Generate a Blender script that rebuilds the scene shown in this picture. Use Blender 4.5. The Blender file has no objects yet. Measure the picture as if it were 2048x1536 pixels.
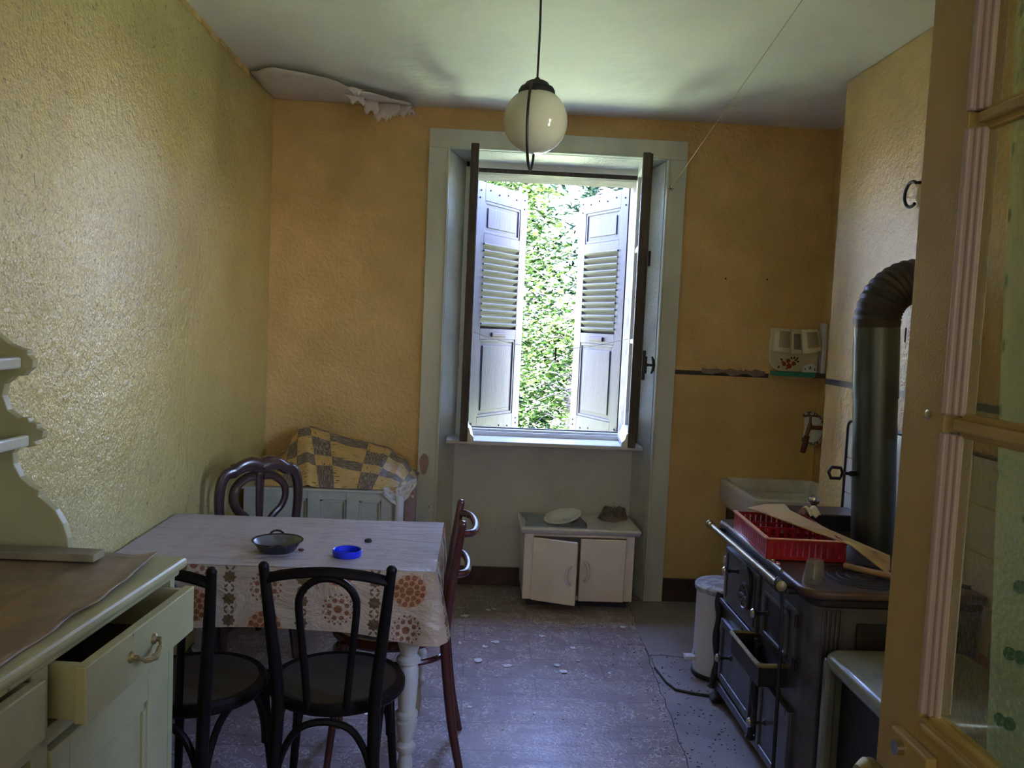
import bpy, math, random
from mathutils import Vector, Matrix, Euler, noise as mnoise
random.seed(7)
C = bpy.context.scene.collection
PI = math.pi
# ------------------------------------------------------------------ camera, light, exposure
sc = bpy.context.scene
cam_d = bpy.data.cameras.new('camera'); cam = bpy.data.objects.new('camera', cam_d); C.objects.link(cam)
cam_d.sensor_width = 36.0; cam_d.lens = 36.0 * 1700 / 2048; cam_d.clip_start = 0.02; cam_d.clip_end = 400
_X = Vector((0.99817423, -0.04044756, 0.04485762)); _D = Vector((0.0418359, -0.07268838, -0.99647687)); _F = Vector((0.04356569, 0.99653419, -0.0708635))
_m = Matrix((_X, -_D, -_F)).transposed().to_4x4(); _m.translation = (0, 0, 1.53)
cam.matrix_world = _m
sc.camera = cam
w = bpy.data.worlds.new('sky'); sc.world = w; w.use_nodes = True
nt = w.node_tree; nt.nodes.clear()
sky = nt.nodes.new('ShaderNodeTexSky'); sky.sky_type = 'NISHITA'; sky.sun_disc = False
sky.sun_elevation = math.radians(68); sky.sun_rotation = math.radians(205); sky.altitude = 600; sky.air_density = 1.0; sky.dust_density = 0.4; sky.ozone_density = 3.0
bg = nt.nodes.new('ShaderNodeBackground'); bg.inputs[1].default_value = 1.9
wo = nt.nodes.new('ShaderNodeOutputWorld')
tint = nt.nodes.new('ShaderNodeMix'); tint.data_type = 'RGBA'; tint.blend_type = 'MULTIPLY'; tint.inputs[0].default_value = 1.0; tint.inputs[7].default_value = (1.10, 0.92, 1.10, 1)   # camera white balance
nt.links.new(sky.outputs[0], tint.inputs[6]); nt.links.new(tint.outputs[2], bg.inputs[0]); nt.links.new(bg.outputs[0], wo.inputs[0])
SUN_DIR = Vector((-0.25, -0.30, 1.0)).normalized()       # towards the sun, behind the house
sd = bpy.data.lights.new('sun', 'SUN'); sd.energy = 46.0; sd.angle = math.radians(0.6); sd.color = (1.0, 0.96, 0.86)
so = bpy.data.objects.new('sun', sd); C.objects.link(so); so.rotation_euler = SUN_DIR.to_track_quat('Z', 'Y').to_euler(); so.location = (-6, -9, 14)
pd = bpy.data.lights.new('window_portal', 'AREA'); pd.shape = 'RECTANGLE'; pd.size = 0.96; pd.size_y = 1.52; pd.cycles.is_portal = True
po = bpy.data.objects.new('window_portal', pd); C.objects.link(po); po.location = (0.42, 5.0, 1.62); po.rotation_euler = (-PI / 2, 0, 0)
# portal of an added, unseen side window that brightens the left wall
pd2 = bpy.data.lights.new('added_window_portal', 'AREA'); pd2.shape = 'RECTANGLE'; pd2.size = 0.64; pd2.size_y = 1.22; pd2.cycles.is_portal = True
po2 = bpy.data.objects.new('added_window_portal', pd2); C.objects.link(po2); po2.location = (2.12, 1.03, 1.65); po2.rotation_euler = (PI / 2, 0, PI / 2)
# added fill light behind the camera; no hallway window stands there
hd = bpy.data.lights.new('hall_fill_light', 'AREA'); hd.shape = 'RECTANGLE'; hd.size = 1.9; hd.size_y = 1.5; hd.energy = 2.4; hd.color = (1.0, 0.95, 0.84)
ho = bpy.data.objects.new('hall_fill_light', hd); C.objects.link(ho); ho.location = (-0.1, -1.95, 1.65); ho.rotation_euler = (PI / 2, 0, 0)
sc.view_settings.view_transform = 'Standard'; sc.view_settings.look = 'None'; sc.view_settings.gamma = 1.0
sc.view_settings.use_curve_mapping = False; sc.view_settings.exposure = 2.68
sc.cycles.max_bounces = 10; sc.cycles.diffuse_bounces = 6; sc.cycles.glossy_bounces = 4; sc.cycles.transparent_max_bounces = 12
sc.cycles.sample_clamp_indirect = 8.0; sc.cycles.use_denoising = True

# ------------------------------------------------------------------ node helpers
class S:
    """a float socket with arithmetic"""
    def __init__(s, nt, sock): s.nt = nt; s.k = sock
    def _op(s, op, *a):
        n = s.nt.nodes.new('ShaderNodeMath'); n.operation = op
        for i, x in enumerate((s,) + a):
            if isinstance(x, S): s.nt.links.new(x.k, n.inputs[i])
            else: n.inputs[i].default_value = x
        return S(s.nt, n.outputs[0])
    def __add__(s, o): return s._op('ADD', o)
    def __sub__(s, o): return s._op('SUBTRACT', o)
    def __mul__(s, o): return s._op('MULTIPLY', o)
    def __truediv__(s, o): return s._op('DIVIDE', o)
    def lt(s, o): return s._op('LESS_THAN', o)
    def gt(s, o): return s._op('GREATER_THAN', o)
    def fr(s): return s._op('FRACT')
    def fl(s): return s._op('FLOOR')
    def ab(s): return s._op('ABSOLUTE')
    def sq(s): return s._op('MULTIPLY', s)
    def rt(s): return s._op('SQRT')
    def cos(s): return s._op('COSINE')
    def mx(s, o): return s._op('MAXIMUM', o)
    def mn(s, o): return s._op('MINIMUM', o)
    def atan2(s, o): return s._op('ARCTAN2', o)
    def mod(s, o): return s._op('FLOORED_MODULO', o)

def newmat(name):
    m = bpy.data.materials.new(name); m.use_nodes = True
    m.node_tree.nodes.clear(); nt = m.node_tree
    out = nt.nodes.new('ShaderNodeOutputMaterial'); p = nt.nodes.new('ShaderNodeBsdfPrincipled')
    nt.links.new(p.outputs[0], out.inputs[0])
    return m, nt, p, out
def coords(nt, kind='Object', scale=None):
    t = nt.nodes.new('ShaderNodeTexCoord'); o = t.outputs[kind]
    if scale:
        mp = nt.nodes.new('ShaderNodeMapping'); mp.inputs['Scale'].default_value = scale; nt.links.new(o, mp.inputs[0]); o = mp.outputs[0]
    return o
def noise(nt, co, scale, detail=3.0, rough=0.55, dist=0.0):
    n = nt.nodes.new('ShaderNodeTexNoise'); n.inputs['Scale'].default_value = scale; n.inputs['Detail'].default_value = detail
    n.inputs['Roughness'].default_value = rough; n.inputs['Distortion'].default_value = dist
    nt.links.new(co, n.inputs['Vector']); return n.outputs['Fac']
def ramp(nt, fac, lo, hi):
    r = nt.nodes.new('ShaderNodeMapRange'); r.inputs['From Min'].default_value = lo; r.inputs['From Max'].default_value = hi; r.clamp = True
    nt.links.new(fac, r.inputs['Value']); return r.outputs['Result']
def mix(nt, fac, a, b):
    n = nt.nodes.new('ShaderNodeMix'); n.data_type = 'RGBA'
    for sock, v in ((n.inputs['Factor'], fac), (n.inputs['A'], a), (n.inputs['B'], b)):
        pass
    ins = [i for i in n.inputs if i.enabled] if False else n.inputs
    f_in, a_in, b_in = n.inputs[0], n.inputs[6], n.inputs[7]
    for sock, v in ((f_in, fac), (a_in, a), (b_in, b)):
        if isinstance(v, S): nt.links.new(v.k, sock)
        elif hasattr(v, 'node'): nt.links.new(v, sock)
        elif isinstance(v, (int, float)): sock.default_value = v
        else: sock.default_value = (*v, 1)
    return n.outputs[2]
def mat(name, col, rough=0.5, metal=0.0, layers=(), bumps=(), spec=0.5, coat=0.0, stretch=None, rough_var=None):
    """procedural paint, wood, metal: base colour, noise layers (colour, scale, lo, hi, detail) and bumps (scale, distance, detail)"""
    m, nt, p, out = newmat(name)
    co = coords(nt, 'Object', stretch)
    c = None
    for (lc, scale, lo, hi, det) in layers:
        f = ramp(nt, noise(nt, co, scale, det, 0.6), lo, hi)
        c = mix(nt, f, c if c is not None else col, lc)
    if c is None: p.inputs['Base Color'].default_value = (*col, 1)
    else: nt.links.new(c, p.inputs['Base Color'])
    p.inputs['Roughness'].default_value = rough; p.inputs['Metallic'].default_value = metal
    p.inputs['Specular IOR Level'].default_value = spec
    if coat: p.inputs['Coat Weight'].default_value = coat; p.inputs['Coat Roughness'].default_value = 0.13
    if rough_var:
        s, a, b = rough_var
        r = nt.nodes.new('ShaderNodeMapRange'); r.inputs['To Min'].default_value = a; r.inputs['To Max'].default_value = b
        r.inputs['From Min'].default_value = 0.35; r.inputs['From Max'].default_value = 0.65
        nt.links.new(noise(nt, co, s, 3), r.inputs['Value']); nt.links.new(r.outputs[0], p.inputs['Roughness'])
    last = None
    for (scale, dist, det) in bumps:
        b = nt.nodes.new('ShaderNodeBump'); b.inputs['Distance'].default_value = dist; b.inputs['Strength'].default_value = 1.0
        nt.links.new(noise(nt, co, scale, det), b.inputs['Height'])
        if last is not None: nt.links.new(last, b.inputs['Normal'])
        last = b.outputs[0]
    if last is not None:
        nt.links.new(last, p.inputs['Normal'])
        if coat: nt.links.new(last, p.inputs['Coat Normal'])
    return m
def glassmat(name, tint=(1, 1, 1), gloss_rough=0.02, bump=None, haze=0.0):
    m, nt, p, out = newmat(name); nt.nodes.remove(p)
    tr = nt.nodes.new('ShaderNodeBsdfTransparent'); tr.inputs[0].default_value = (*tint, 1)
    gl = nt.nodes.new('ShaderNodeBsdfGlossy'); gl.inputs['Roughness'].default_value = gloss_rough
    fr = nt.nodes.new('ShaderNodeFresnel'); fr.inputs[0].default_value = 1.5
    mx = nt.nodes.new('ShaderNodeMixShader')
    base = tr.outputs[0]
    if haze:
        df = nt.nodes.new('ShaderNodeBsdfDiffuse'); df.inputs[0].default_value = (*tint, 1)
        h = nt.nodes.new('ShaderNodeMixShader'); h.inputs[0].default_value = haze
        nt.links.new(tr.outputs[0], h.inputs[1]); nt.links.new(df.outputs[0], h.inputs[2]); base = h.outputs[0]
    ge = nt.nodes.new('ShaderNodeNewGeometry')             # reflect on the entering face only
    nt.links.new((S(nt, fr.outputs[0]) * (S(nt, ge.outputs['Backfacing']) * -1.0 + 1.0)).k, mx.inputs[0]); nt.links.new(base, mx.inputs[1]); nt.links.new(gl.outputs[0], mx.inputs[2])
    if bump:
        b = nt.nodes.new('ShaderNodeBump'); b.inputs['Distance'].default_value = bump[1]
        v = nt.nodes.new('ShaderNodeTexVoronoi'); v.inputs['Scale'].default_value = bump[0]
        nt.links.new(coords(nt), v.inputs['Vector']); nt.links.new(v.outputs['Distance'], b.inputs['Height'])
        nt.links.new(b.outputs[0], gl.inputs['Normal']); nt.links.new(b.outputs[0], fr.inputs['Normal'])
    nt.links.new(mx.outputs[0], out.inputs[0]); return m

# ------------------------------------------------------------------ mesh helpers
class MB:
    """collects shapes; obj() links them as ONE mesh object"""
    def __init__(s): s.v = []; s.f = []; s.uv = None
    def add(s, vs, fs):
        n = len(s.v); s.v += [Vector(a) for a in vs]; s.f += [tuple(i + n for i in f) for f in fs]; return s
    def box(s, x0, x1, y0, y1, z0, z1):
        vs = [(x0, y0, z0), (x1, y0, z0), (x1, y1, z0), (x0, y1, z0), (x0, y0, z1), (x1, y0, z1), (x1, y1, z1), (x0, y1, z1)]
        return s.add(vs, [(0, 3, 2, 1), (4, 5, 6, 7), (0, 1, 5, 4), (1, 2, 6, 5), (2, 3, 7, 6), (3, 0, 4, 7)])
    def prism(s, poly, a, b, axis='z'):
        """polygon (two coordinates) extruded from a to b along the axis"""
        def P(p, h): return {'z': (p[0], p[1], h), 'y': (p[0], h, p[1]), 'x': (h, p[0], p[1])}[axis]
        n = len(poly); vs = [P(p, a) for p in poly] + [P(p, b) for p in poly]
        fs = [tuple(range(n))[::-1], tuple(range(n, 2 * n))] + [(i, (i + 1) % n, (i + 1) % n + n, i + n) for i in range(n)]
        return s.add(vs, fs)
    def tube(s, pts, r, n=10, closed=False, flat=1.0):
        """round bar along a path; r a number or one per point"""
        pts = [Vector(p) for p in pts]; k = len(pts); rs = r if isinstance(r, (list, tuple)) else [r] * k
        vs = []; up = None
        for i, p in enumerate(pts):
            a = pts[i - 1] if (i or closed) else p; b = pts[(i + 1) % k] if (i < k - 1 or closed) else p
            t = (b - a).normalized()
            if up is None: up = t.orthogonal().normalized()
            up = (up - t * up.dot(t)); up = up.normalized() if up.length > 1e-6 else t.orthogonal().normalized()
            sd_ = t.cross(up)
            for j in range(n):
                q = 2 * PI * j / n; vs.append(p + up * (math.cos(q) * rs[i]) + sd_ * (math.sin(q) * rs[i] * flat))
        fs = []
        for i in range(k if closed else k - 1):
            i2 = (i + 1) % k
            for j in range(n): fs.append((i * n + j, i * n + (j + 1) % n, i2 * n + (j + 1) % n, i2 * n + j))
        if not closed: fs += [tuple(range(n))[::-1], tuple(range((k - 1) * n, k * n))]
        return s.add(vs, fs)
    def lathe(s, prof, c=(0, 0, 0), n=20, axis='z', cap=True):
        """profile of (radius, height) turned about an axis through c"""
        vs = []
        for (r, h) in prof:
            for j in range(n):
                q = 2 * PI * j / n; x, y = r * math.cos(q), r * math.sin(q)
                vs.append({'z': (c[0] + x, c[1] + y, c[2] + h), 'x': (c[0] + h, c[1] + x, c[2] + y), 'y': (c[0] + y, c[1] + h, c[2] + x)}[axis])
        k = len(prof); fs = [(i * n + j, i * n + (j + 1) % n, (i + 1) * n + (j + 1) % n, (i + 1) * n + j) for i in range(k - 1) for j in range(n)]
        if cap: fs += [tuple(range(n))[::-1], tuple(range((k - 1) * n, k * n))]
        return s.add(vs, fs)
    def grid(s, fn, nu, nv):
        vs = [fn(i / nu, j / nv) for j in range(nv + 1) for i in range(nu + 1)]
        fs = [(j * (nu + 1) + i, j * (nu + 1) + i + 1, (j + 1) * (nu + 1) + i + 1, (j + 1) * (nu + 1) + i) for j in range(nv) for i in range(nu)]
        return s.add(vs, fs)
    def ball(s, c, r, n=10, sq=(1, 1, 1)):
        k = max(4, n // 2); prof = [(r * math.sin(PI * i / k) + 1e-5, -r * math.cos(PI * i / k)) for i in range(k + 1)]
        b = MB().lathe(prof, n=n)
        return s.add([(c[0] + v.x * sq[0], c[1] + v.y * sq[1], c[2] + v.z * sq[2]) for v in b.v], b.f)
    def xf(s, M): s.v = [M @ v for v in s.v]; return s
    def join(s, o): return s.add(o.v, o.f)
    def obj(s, name, m, parent=None, smooth=35, bevel=0, seg=2, world=False, uv=None, solid=0, kind=None, sub=0):
        me = bpy.data.meshes.new(name)
        vs = s.v
        if world and parent is not None:
            r = parent
            while r.parent: r = r.parent
            inv = (Matrix.Translation(r.location) @ r.rotation_euler.to_matrix().to_4x4()).inverted()
            vs = [inv @ v for v in vs]
        me.from_pydata([tuple(v) for v in vs], [], s.f); me.validate(); me.update()
        if smooth:
            for p in me.polygons: p.use_smooth = True
            if smooth < 180: me.set_sharp_from_angle(angle=math.radians(smooth))
        if uv:
            l = me.uv_layers.new(name='UVMap')
            for lp in me.loops: l.data[lp.index].uv = uv[lp.vertex_index]
        if m is not None: me.materials.append(m)
        o = bpy.data.objects.new(name, me); C.objects.link(o)
        if parent is not None: o.parent = parent
        if solid:
            d = o.modifiers.new('thickness', 'SOLIDIFY'); d.thickness = solid; d.offset = -1
        if bevel:
            b = o.modifiers.new('bevel', 'BEVEL'); b.width = bevel; b.segments = seg; b.limit_method = 'ANGLE'; b.angle_limit = math.radians(40)
        if sub:
            q = o.modifiers.new('sub', 'SUBSURF'); q.levels = sub; q.render_levels = sub
        if kind: o['kind'] = kind
        return o
def tag(o, label, cat, group=None):
    o['label'] = label; o['category'] = cat
    if group: o['group'] = group
    return o
def thing(name, label, cat, loc=(0, 0, 0), rz=0.0, group=None):
    o = bpy.data.objects.new(name, None); C.objects.link(o); o.empty_display_size = 0.1
    o.location = loc; o.rotation_euler = (0, 0, rz)
    return tag(o, label, cat, group)
def struct(o): o['kind'] = 'structure'; return o
def part_label(o, l): o['label'] = l; return o
def frame_matrix(hinge, ang):
    """local x runs from the hinge along the leaf, local y is its thickness"""
    return Matrix.Translation(hinge) @ Matrix.Rotation(ang, 4, 'Z')
def arc(c, r, a0, a1, n, plane='xz', ry=None):
    ry = r if ry is None else ry; o = []
    for i in range(n + 1):
        a = math.radians(a0 + (a1 - a0) * i / n); p, q = r * math.cos(a), ry * math.sin(a)
        o.append({'xz': (c[0] + p, c[1], c[2] + q), 'xy': (c[0] + p, c[1] + q, c[2]), 'yz': (c[0], c[1] + p, c[2] + q)}[plane])
    return o
def smooth_path(pts, n=6):
    """Catmull-Rom through the points"""
    P = [Vector(p) for p in pts]; P = [P[0] * 2 - P[1]] + P + [P[-1] * 2 - P[-2]]; o = []
    for i in range(1, len(P) - 2):
        for j in range(n):
            t = j / n; a, b, c, d = P[i - 1:i + 3]
            o.append(0.5 * ((2 * b) + (c - a) * t + (2 * a - 5 * b + 4 * c - d) * t * t + (3 * b - a - 3 * c + d) * t ** 3))
    o.append(P[-2]); return o

# ------------------------------------------------------------------ materials
YEL, YEL2 = (0.78, 0.53, 0.22), (0.45, 0.29, 0.085)
m_wall = mat('ochre_gloss_paint', YEL, 0.30, layers=[((0.52, 0.35, 0.11), 2.2, 0.35, 0.75, 4), (YEL2, 38, 0.68, 0.80, 3), ((0.12, 0.075, 0.03), 55, 0.76, 0.80, 2)],
             bumps=[(46, 0.008, 4), (150, 0.002, 2)], spec=0.5, coat=0.22)
m_wall_l = mat('green_lit_ochre_flaking_paint', (0.62, 0.52, 0.20), 0.30, layers=[((0.54, 0.44, 0.15), 3.0, 0.35, 0.7, 4), ((0.40, 0.34, 0.12), 60, 0.58, 0.68, 3), ((0.12, 0.10, 0.03), 52, 0.67, 0.72, 3)],
               bumps=[(9, 0.008, 3), (46, 0.009, 4), (130, 0.003, 2)], spec=0.6, coat=0.45)  # green window light is tinted into this wall's base colour
m_lower = mat('ochre_satin_paint', (0.58, 0.41, 0.17), 0.34, layers=[((0.45, 0.30, 0.10), 3.0, 0.4, 0.75, 4), ((0.14, 0.09, 0.04), 50, 0.75, 0.80, 2)], bumps=[(150, 0.0015, 3)])
m_ceil = mat('white_ceiling_paint', (0.80, 0.80, 0.76), 0.55, layers=[((0.70, 0.70, 0.65), 1.6, 0.45, 0.8, 4), ((0.40, 0.37, 0.32), 9, 0.72, 0.85, 4)], bumps=[(6, 0.012, 2), (140, 0.0008, 2)])
m_peel = mat('peeling_ceiling_paint', (0.70, 0.64, 0.61), 0.7, layers=[((0.56, 0.49, 0.46), 14, 0.5, 0.75, 4)], bumps=[(60, 0.002, 3)])
m_scar = mat('bare_plaster', (0.33, 0.24, 0.19), 0.9, layers=[((0.20, 0.14, 0.11), 20, 0.45, 0.7, 4)], bumps=[(70, 0.003, 4)])
m_trim = mat('greyed_white_gloss_paint', (0.64, 0.66, 0.58), 0.30, layers=[((0.52, 0.54, 0.46), 5, 0.45, 0.75, 4), ((0.10, 0.07, 0.05), 42, 0.76, 0.80, 2)], bumps=[(120, 0.0012, 3)], stretch=(1, 1, 0.35))
m_reveal = mat('pale_grey_gloss_paint', (0.58, 0.59, 0.54), 0.22, layers=[((0.45, 0.45, 0.40), 6, 0.5, 0.75, 4)], bumps=[(70, 0.004, 4), (230, 0.001, 2)])
m_apron = mat('pale_grey_wall_paint', (0.64, 0.66, 0.64), 0.45, layers=[((0.50, 0.52, 0.49), 4, 0.5, 0.8, 5), ((0.16, 0.13, 0.10), 60, 0.73, 0.79, 2)], bumps=[(180, 0.0018, 3)])
m_base = mat('dark_brown_paint', (0.055, 0.032, 0.026), 0.4, layers=[((0.10, 0.06, 0.05), 20, 0.5, 0.8, 3)], bumps=[(90, 0.001, 3)])
m_strip = mat('black_strip_paint', (0.02, 0.02, 0.022), 0.45, layers=[((0.06, 0.055, 0.05), 40, 0.55, 0.7, 3)])
m_darkwood = mat('dark_brown_wood', (0.060, 0.044, 0.035), 0.6, layers=[((0.11, 0.085, 0.07), 9, 0.5, 0.75, 4), ((0.03, 0.02, 0.016), 25, 0.6, 0.8, 4)], bumps=[(30, 0.002, 4)], stretch=(6, 6, 0.6))
m_white = mat('white_window_paint', (0.66, 0.66, 0.62), 0.4, layers=[((0.40, 0.36, 0.30), 24, 0.66, 0.78, 4)], bumps=[(60, 0.001, 3)], stretch=(2, 2, 0.4))
m_shut = mat('dimmed_white_shutter_paint', (0.050, 0.042, 0.049), 0.6, layers=[((0.040, 0.033, 0.038), 7, 0.4, 0.7, 4), ((0.075, 0.05, 0.035), 26, 0.72, 0.82, 4)], bumps=[(40, 0.0015, 4)], stretch=(3, 3, 0.4))  # white paint shaded darker in its base colour so shutters don't burn out
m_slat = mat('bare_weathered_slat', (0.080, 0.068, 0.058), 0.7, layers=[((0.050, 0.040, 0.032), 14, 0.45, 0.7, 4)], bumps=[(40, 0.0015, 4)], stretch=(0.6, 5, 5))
m_nail = mat('rusty_iron', (0.06, 0.04, 0.035), 0.6, 0.4)
m_black = mat('black_iron', (0.02, 0.02, 0.022), 0.45, 0.3)
m_outer = mat('rough_grey_render', (0.22, 0.19, 0.17), 0.85, layers=[((0.15, 0.13, 0.115), 12, 0.45, 0.7, 4)], bumps=[(60, 0.004, 4)])
m_glass = glassmat('window_glass', (0.95, 0.97, 0.95))
m_dglass = glassmat('beaded_door_glass', (0.74, 0.70, 0.52), 0.08, (110, 0.0008), 0.02)
m_door = mat('mustard_door_paint', (0.44, 0.315, 0.10), 0.48, layers=[((0.37, 0.26, 0.08), 4, 0.4, 0.7, 3)], bumps=[(200, 0.0006, 2)])
m_bead = mat('pinkish_white_bead', (0.46, 0.37, 0.345), 0.45, bumps=[(80, 0.0006, 2)])  # lighter and pinker than the rest of the door
m_dress = mat('pale_green_grey_paint', (0.44, 0.43, 0.23), 0.38, layers=[((0.37, 0.36, 0.19), 5, 0.4, 0.7, 4), ((0.12, 0.09, 0.05), 40, 0.75, 0.80, 2)], bumps=[(160, 0.0003, 2)])
m_dressin = mat('bare_drawer_wood', (0.10, 0.075, 0.045), 0.7, layers=[((0.06, 0.045, 0.025), 10, 0.4, 0.7, 4)], stretch=(5, 1, 5))
m_iron = mat('grey_cast_iron', (0.13, 0.13, 0.14), 0.40, 0.5, layers=[((0.085, 0.082, 0.08), 14, 0.4, 0.7, 4), ((0.14, 0.10, 0.07), 40, 0.7, 0.82, 3)], bumps=[(160, 0.0006, 3)])
m_iron2 = mat('dark_cast_iron', (0.028, 0.027, 0.027), 0.5, 0.4, layers=[((0.05, 0.04, 0.035), 20, 0.5, 0.75, 4)], bumps=[(120, 0.0008, 3)])
m_plate = mat('rusty_stove_top', (0.10, 0.07, 0.055), 0.42, 0.5, layers=[((0.16, 0.085, 0.045), 8, 0.45, 0.75, 4), ((0.05, 0.04, 0.035), 20, 0.5, 0.8, 4)], bumps=[(90, 0.0008, 3)])
m_brass = mat('tarnished_brass', (0.31, 0.25, 0.11), 0.45, 0.6, layers=[((0.18, 0.135, 0.055), 20, 0.5, 0.75, 4)])
m_chrome = mat('worn_nickel', (0.62, 0.60, 0.56), 0.22, 1.0, layers=[((0.30, 0.27, 0.24), 30, 0.6, 0.8, 3)])
m_pipe = mat('blued_sheet_steel', (0.115, 0.135, 0.135), 0.30, 0.75, layers=[((0.065, 0.072, 0.070), 5, 0.4, 0.7, 4), ((0.13, 0.08, 0.045), 24, 0.68, 0.82, 4)], bumps=[(14, 0.002, 3)], stretch=(1, 1, 0.4))
m_pipeb = mat('blackened_elbow_steel', (0.050, 0.040, 0.034), 0.5, 0.5, layers=[((0.07, 0.045, 0.03), 22, 0.55, 0.8, 4)])
m_enam = mat('white_enamel', (0.70, 0.69, 0.72), 0.20, layers=[((0.55, 0.52, 0.50), 5, 0.5, 0.8, 4), ((0.08, 0.07, 0.07), 60, 0.77, 0.80, 2)], coat=0.3)
m_enamc = mat('cream_enamel', (0.92, 0.85, 0.82), 0.24, layers=[((0.76, 0.68, 0.62), 3.5, 0.45, 0.8, 4), ((0.10, 0.07, 0.05), 60, 0.78, 0.82, 2)], coat=0.2)
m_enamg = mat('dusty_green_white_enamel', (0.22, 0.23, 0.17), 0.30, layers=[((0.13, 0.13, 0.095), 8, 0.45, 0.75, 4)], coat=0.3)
m_alu = mat('dull_aluminium_edge', (0.45, 0.46, 0.50), 0.4, 0.8)
m_navy = mat('dark_blue_plinth_paint', (0.02, 0.022, 0.04), 0.45)
m_dark = mat('black_interior', (0.012, 0.012, 0.012), 0.8)
m_bent = mat('black_stained_bentwood', (0.007, 0.005, 0.0045), 0.45, layers=[((0.014, 0.009, 0.007), 12, 0.5, 0.75, 4)], bumps=[(60, 0.0004, 3)], spec=0.15)
m_seat = mat('dusty_brown_seat', (0.028, 0.021, 0.017), 0.65, layers=[((0.042, 0.033, 0.028), 7, 0.45, 0.75, 4)])
m_red = mat('red_brown_bentwood', (0.070, 0.018, 0.012), 0.26, layers=[((0.040, 0.012, 0.009), 12, 0.45, 0.75, 4)], coat=0.3)
m_carv = mat('dark_polished_walnut', (0.05, 0.028, 0.026), 0.25, layers=[((0.09, 0.05, 0.045), 10, 0.5, 0.75, 4)], coat=0.3)
m_tleg = mat('cream_chipped_table_paint', (0.52, 0.51, 0.45), 0.35, layers=[((0.14, 0.10, 0.06), 30, 0.72, 0.78, 3)])
m_chest = mat('cream_green_chest_paint', (0.50, 0.50, 0.40), 0.4, layers=[((0.40, 0.39, 0.30), 6, 0.45, 0.7, 4), ((0.07, 0.05, 0.04), 34, 0.71, 0.76, 3)], bumps=[(120, 0.0007, 2)])
m_pink = mat('pinkish_board', (0.36, 0.24, 0.20), 0.6, layers=[((0.28, 0.18, 0.15), 8, 0.45, 0.7, 3)])
m_redpl = mat('red_plastic', (0.40, 0.010, 0.025), 0.36, layers=[((0.28, 0.008, 0.016), 9, 0.45, 0.7, 3)])
m_peach = mat('faded_peach_rim', (0.75, 0.38, 0.24), 0.45)
m_card = mat('stained_cardboard', (0.54, 0.37, 0.16), 0.8, layers=[((0.38, 0.25, 0.12), 7, 0.5, 0.7, 4), ((0.16, 0.09, 0.04), 14, 0.64, 0.75, 4)], bumps=[(40, 0.001, 3)])
m_wood = mat('pale_stick_wood', (0.42, 0.27, 0.13), 0.6, layers=[((0.28, 0.16, 0.07), 9, 0.4, 0.7, 4)], stretch=(1, 1, 6))
m_blue = mat('royal_blue_plastic', (0.012, 0.03, 0.62), 0.35)
m_pan = mat('black_enamel_pan', (0.016, 0.016, 0.018), 0.25)
m_panin = mat('worn_grey_pan_inside', (0.16, 0.16, 0.165), 0.28, 0.4, layers=[((0.07, 0.055, 0.045), 14, 0.55, 0.75, 4)])
m_stone = mat('glazed_white_sink', (0.66, 0.65, 0.62), 0.18, layers=[((0.46, 0.43, 0.36), 5, 0.5, 0.8, 4)], coat=0.3)
m_paper = mat('old_paper', (0.80, 0.72, 0.52), 0.8)
m_ink = mat('brown_print', (0.20, 0.15, 0.10), 0.8)
m_china = mat('white_china', (0.72, 0.72, 0.70), 0.15, layers=[((0.45, 0.40, 0.34), 9, 0.55, 0.75, 4)])
m_cream = mat('cream_painted_board', (0.74, 0.66, 0.46), 0.4)
m_petal = mat('red_petal_print', (0.34, 0.045, 0.02), 0.5)
m_leafp = mat('dark_green_leaf_print', (0.05, 0.05, 0.025), 0.5)
m_green = mat('green_glass_edge', (0.03, 0.30, 0.22), 0.12)
m_cloth = mat('grey_rag', (0.16, 0.13, 0.11), 0.9, layers=[((0.26, 0.22, 0.19), 18, 0.5, 0.7, 4)], bumps=[(300, 0.001, 2)])
m_news = mat('blue_grey_paper', (0.24, 0.29, 0.36), 0.6, layers=[((0.33, 0.36, 0.40), 9, 0.45, 0.7, 4)])
m_white2 = mat('white_plastic', (0.70, 0.70, 0.74), 0.4)
m_string = mat('pale_string', (0.55, 0.48, 0.36), 0.8)
m_flake = mat('white_paint_flake', (0.75, 0.76, 0.78), 0.7)
m_copper = mat('dull_brass_tap', (0.22, 0.12, 0.06), 0.4, 0.8)
m_rubber = mat('red_brown_rubber', (0.10, 0.035, 0.02), 0.6)
m_tile = mat('white_wall_tile', (0.68, 0.66, 0.64), 0.15)
m_slab = mat('grey_cement', (0.30, 0.265, 0.27), 0.5, layers=[((0.20, 0.175, 0.18), 4, 0.4, 0.7, 5), ((0.06, 0.05, 0.05), 70, 0.73, 0.78, 2)], bumps=[(60, 0.0015, 4)])
m_bark = mat('grey_brown_bark', (0.10, 0.075, 0.07), 0.9, layers=[((0.05, 0.04, 0.04), 12, 0.45, 0.7, 4)], bumps=[(30, 0.01, 4)])
m_batten = mat('grey_green_batten', (0.28, 0.25, 0.15), 0.5, layers=[((0.16, 0.13, 0.07), 12, 0.45, 0.7, 4)])

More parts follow.
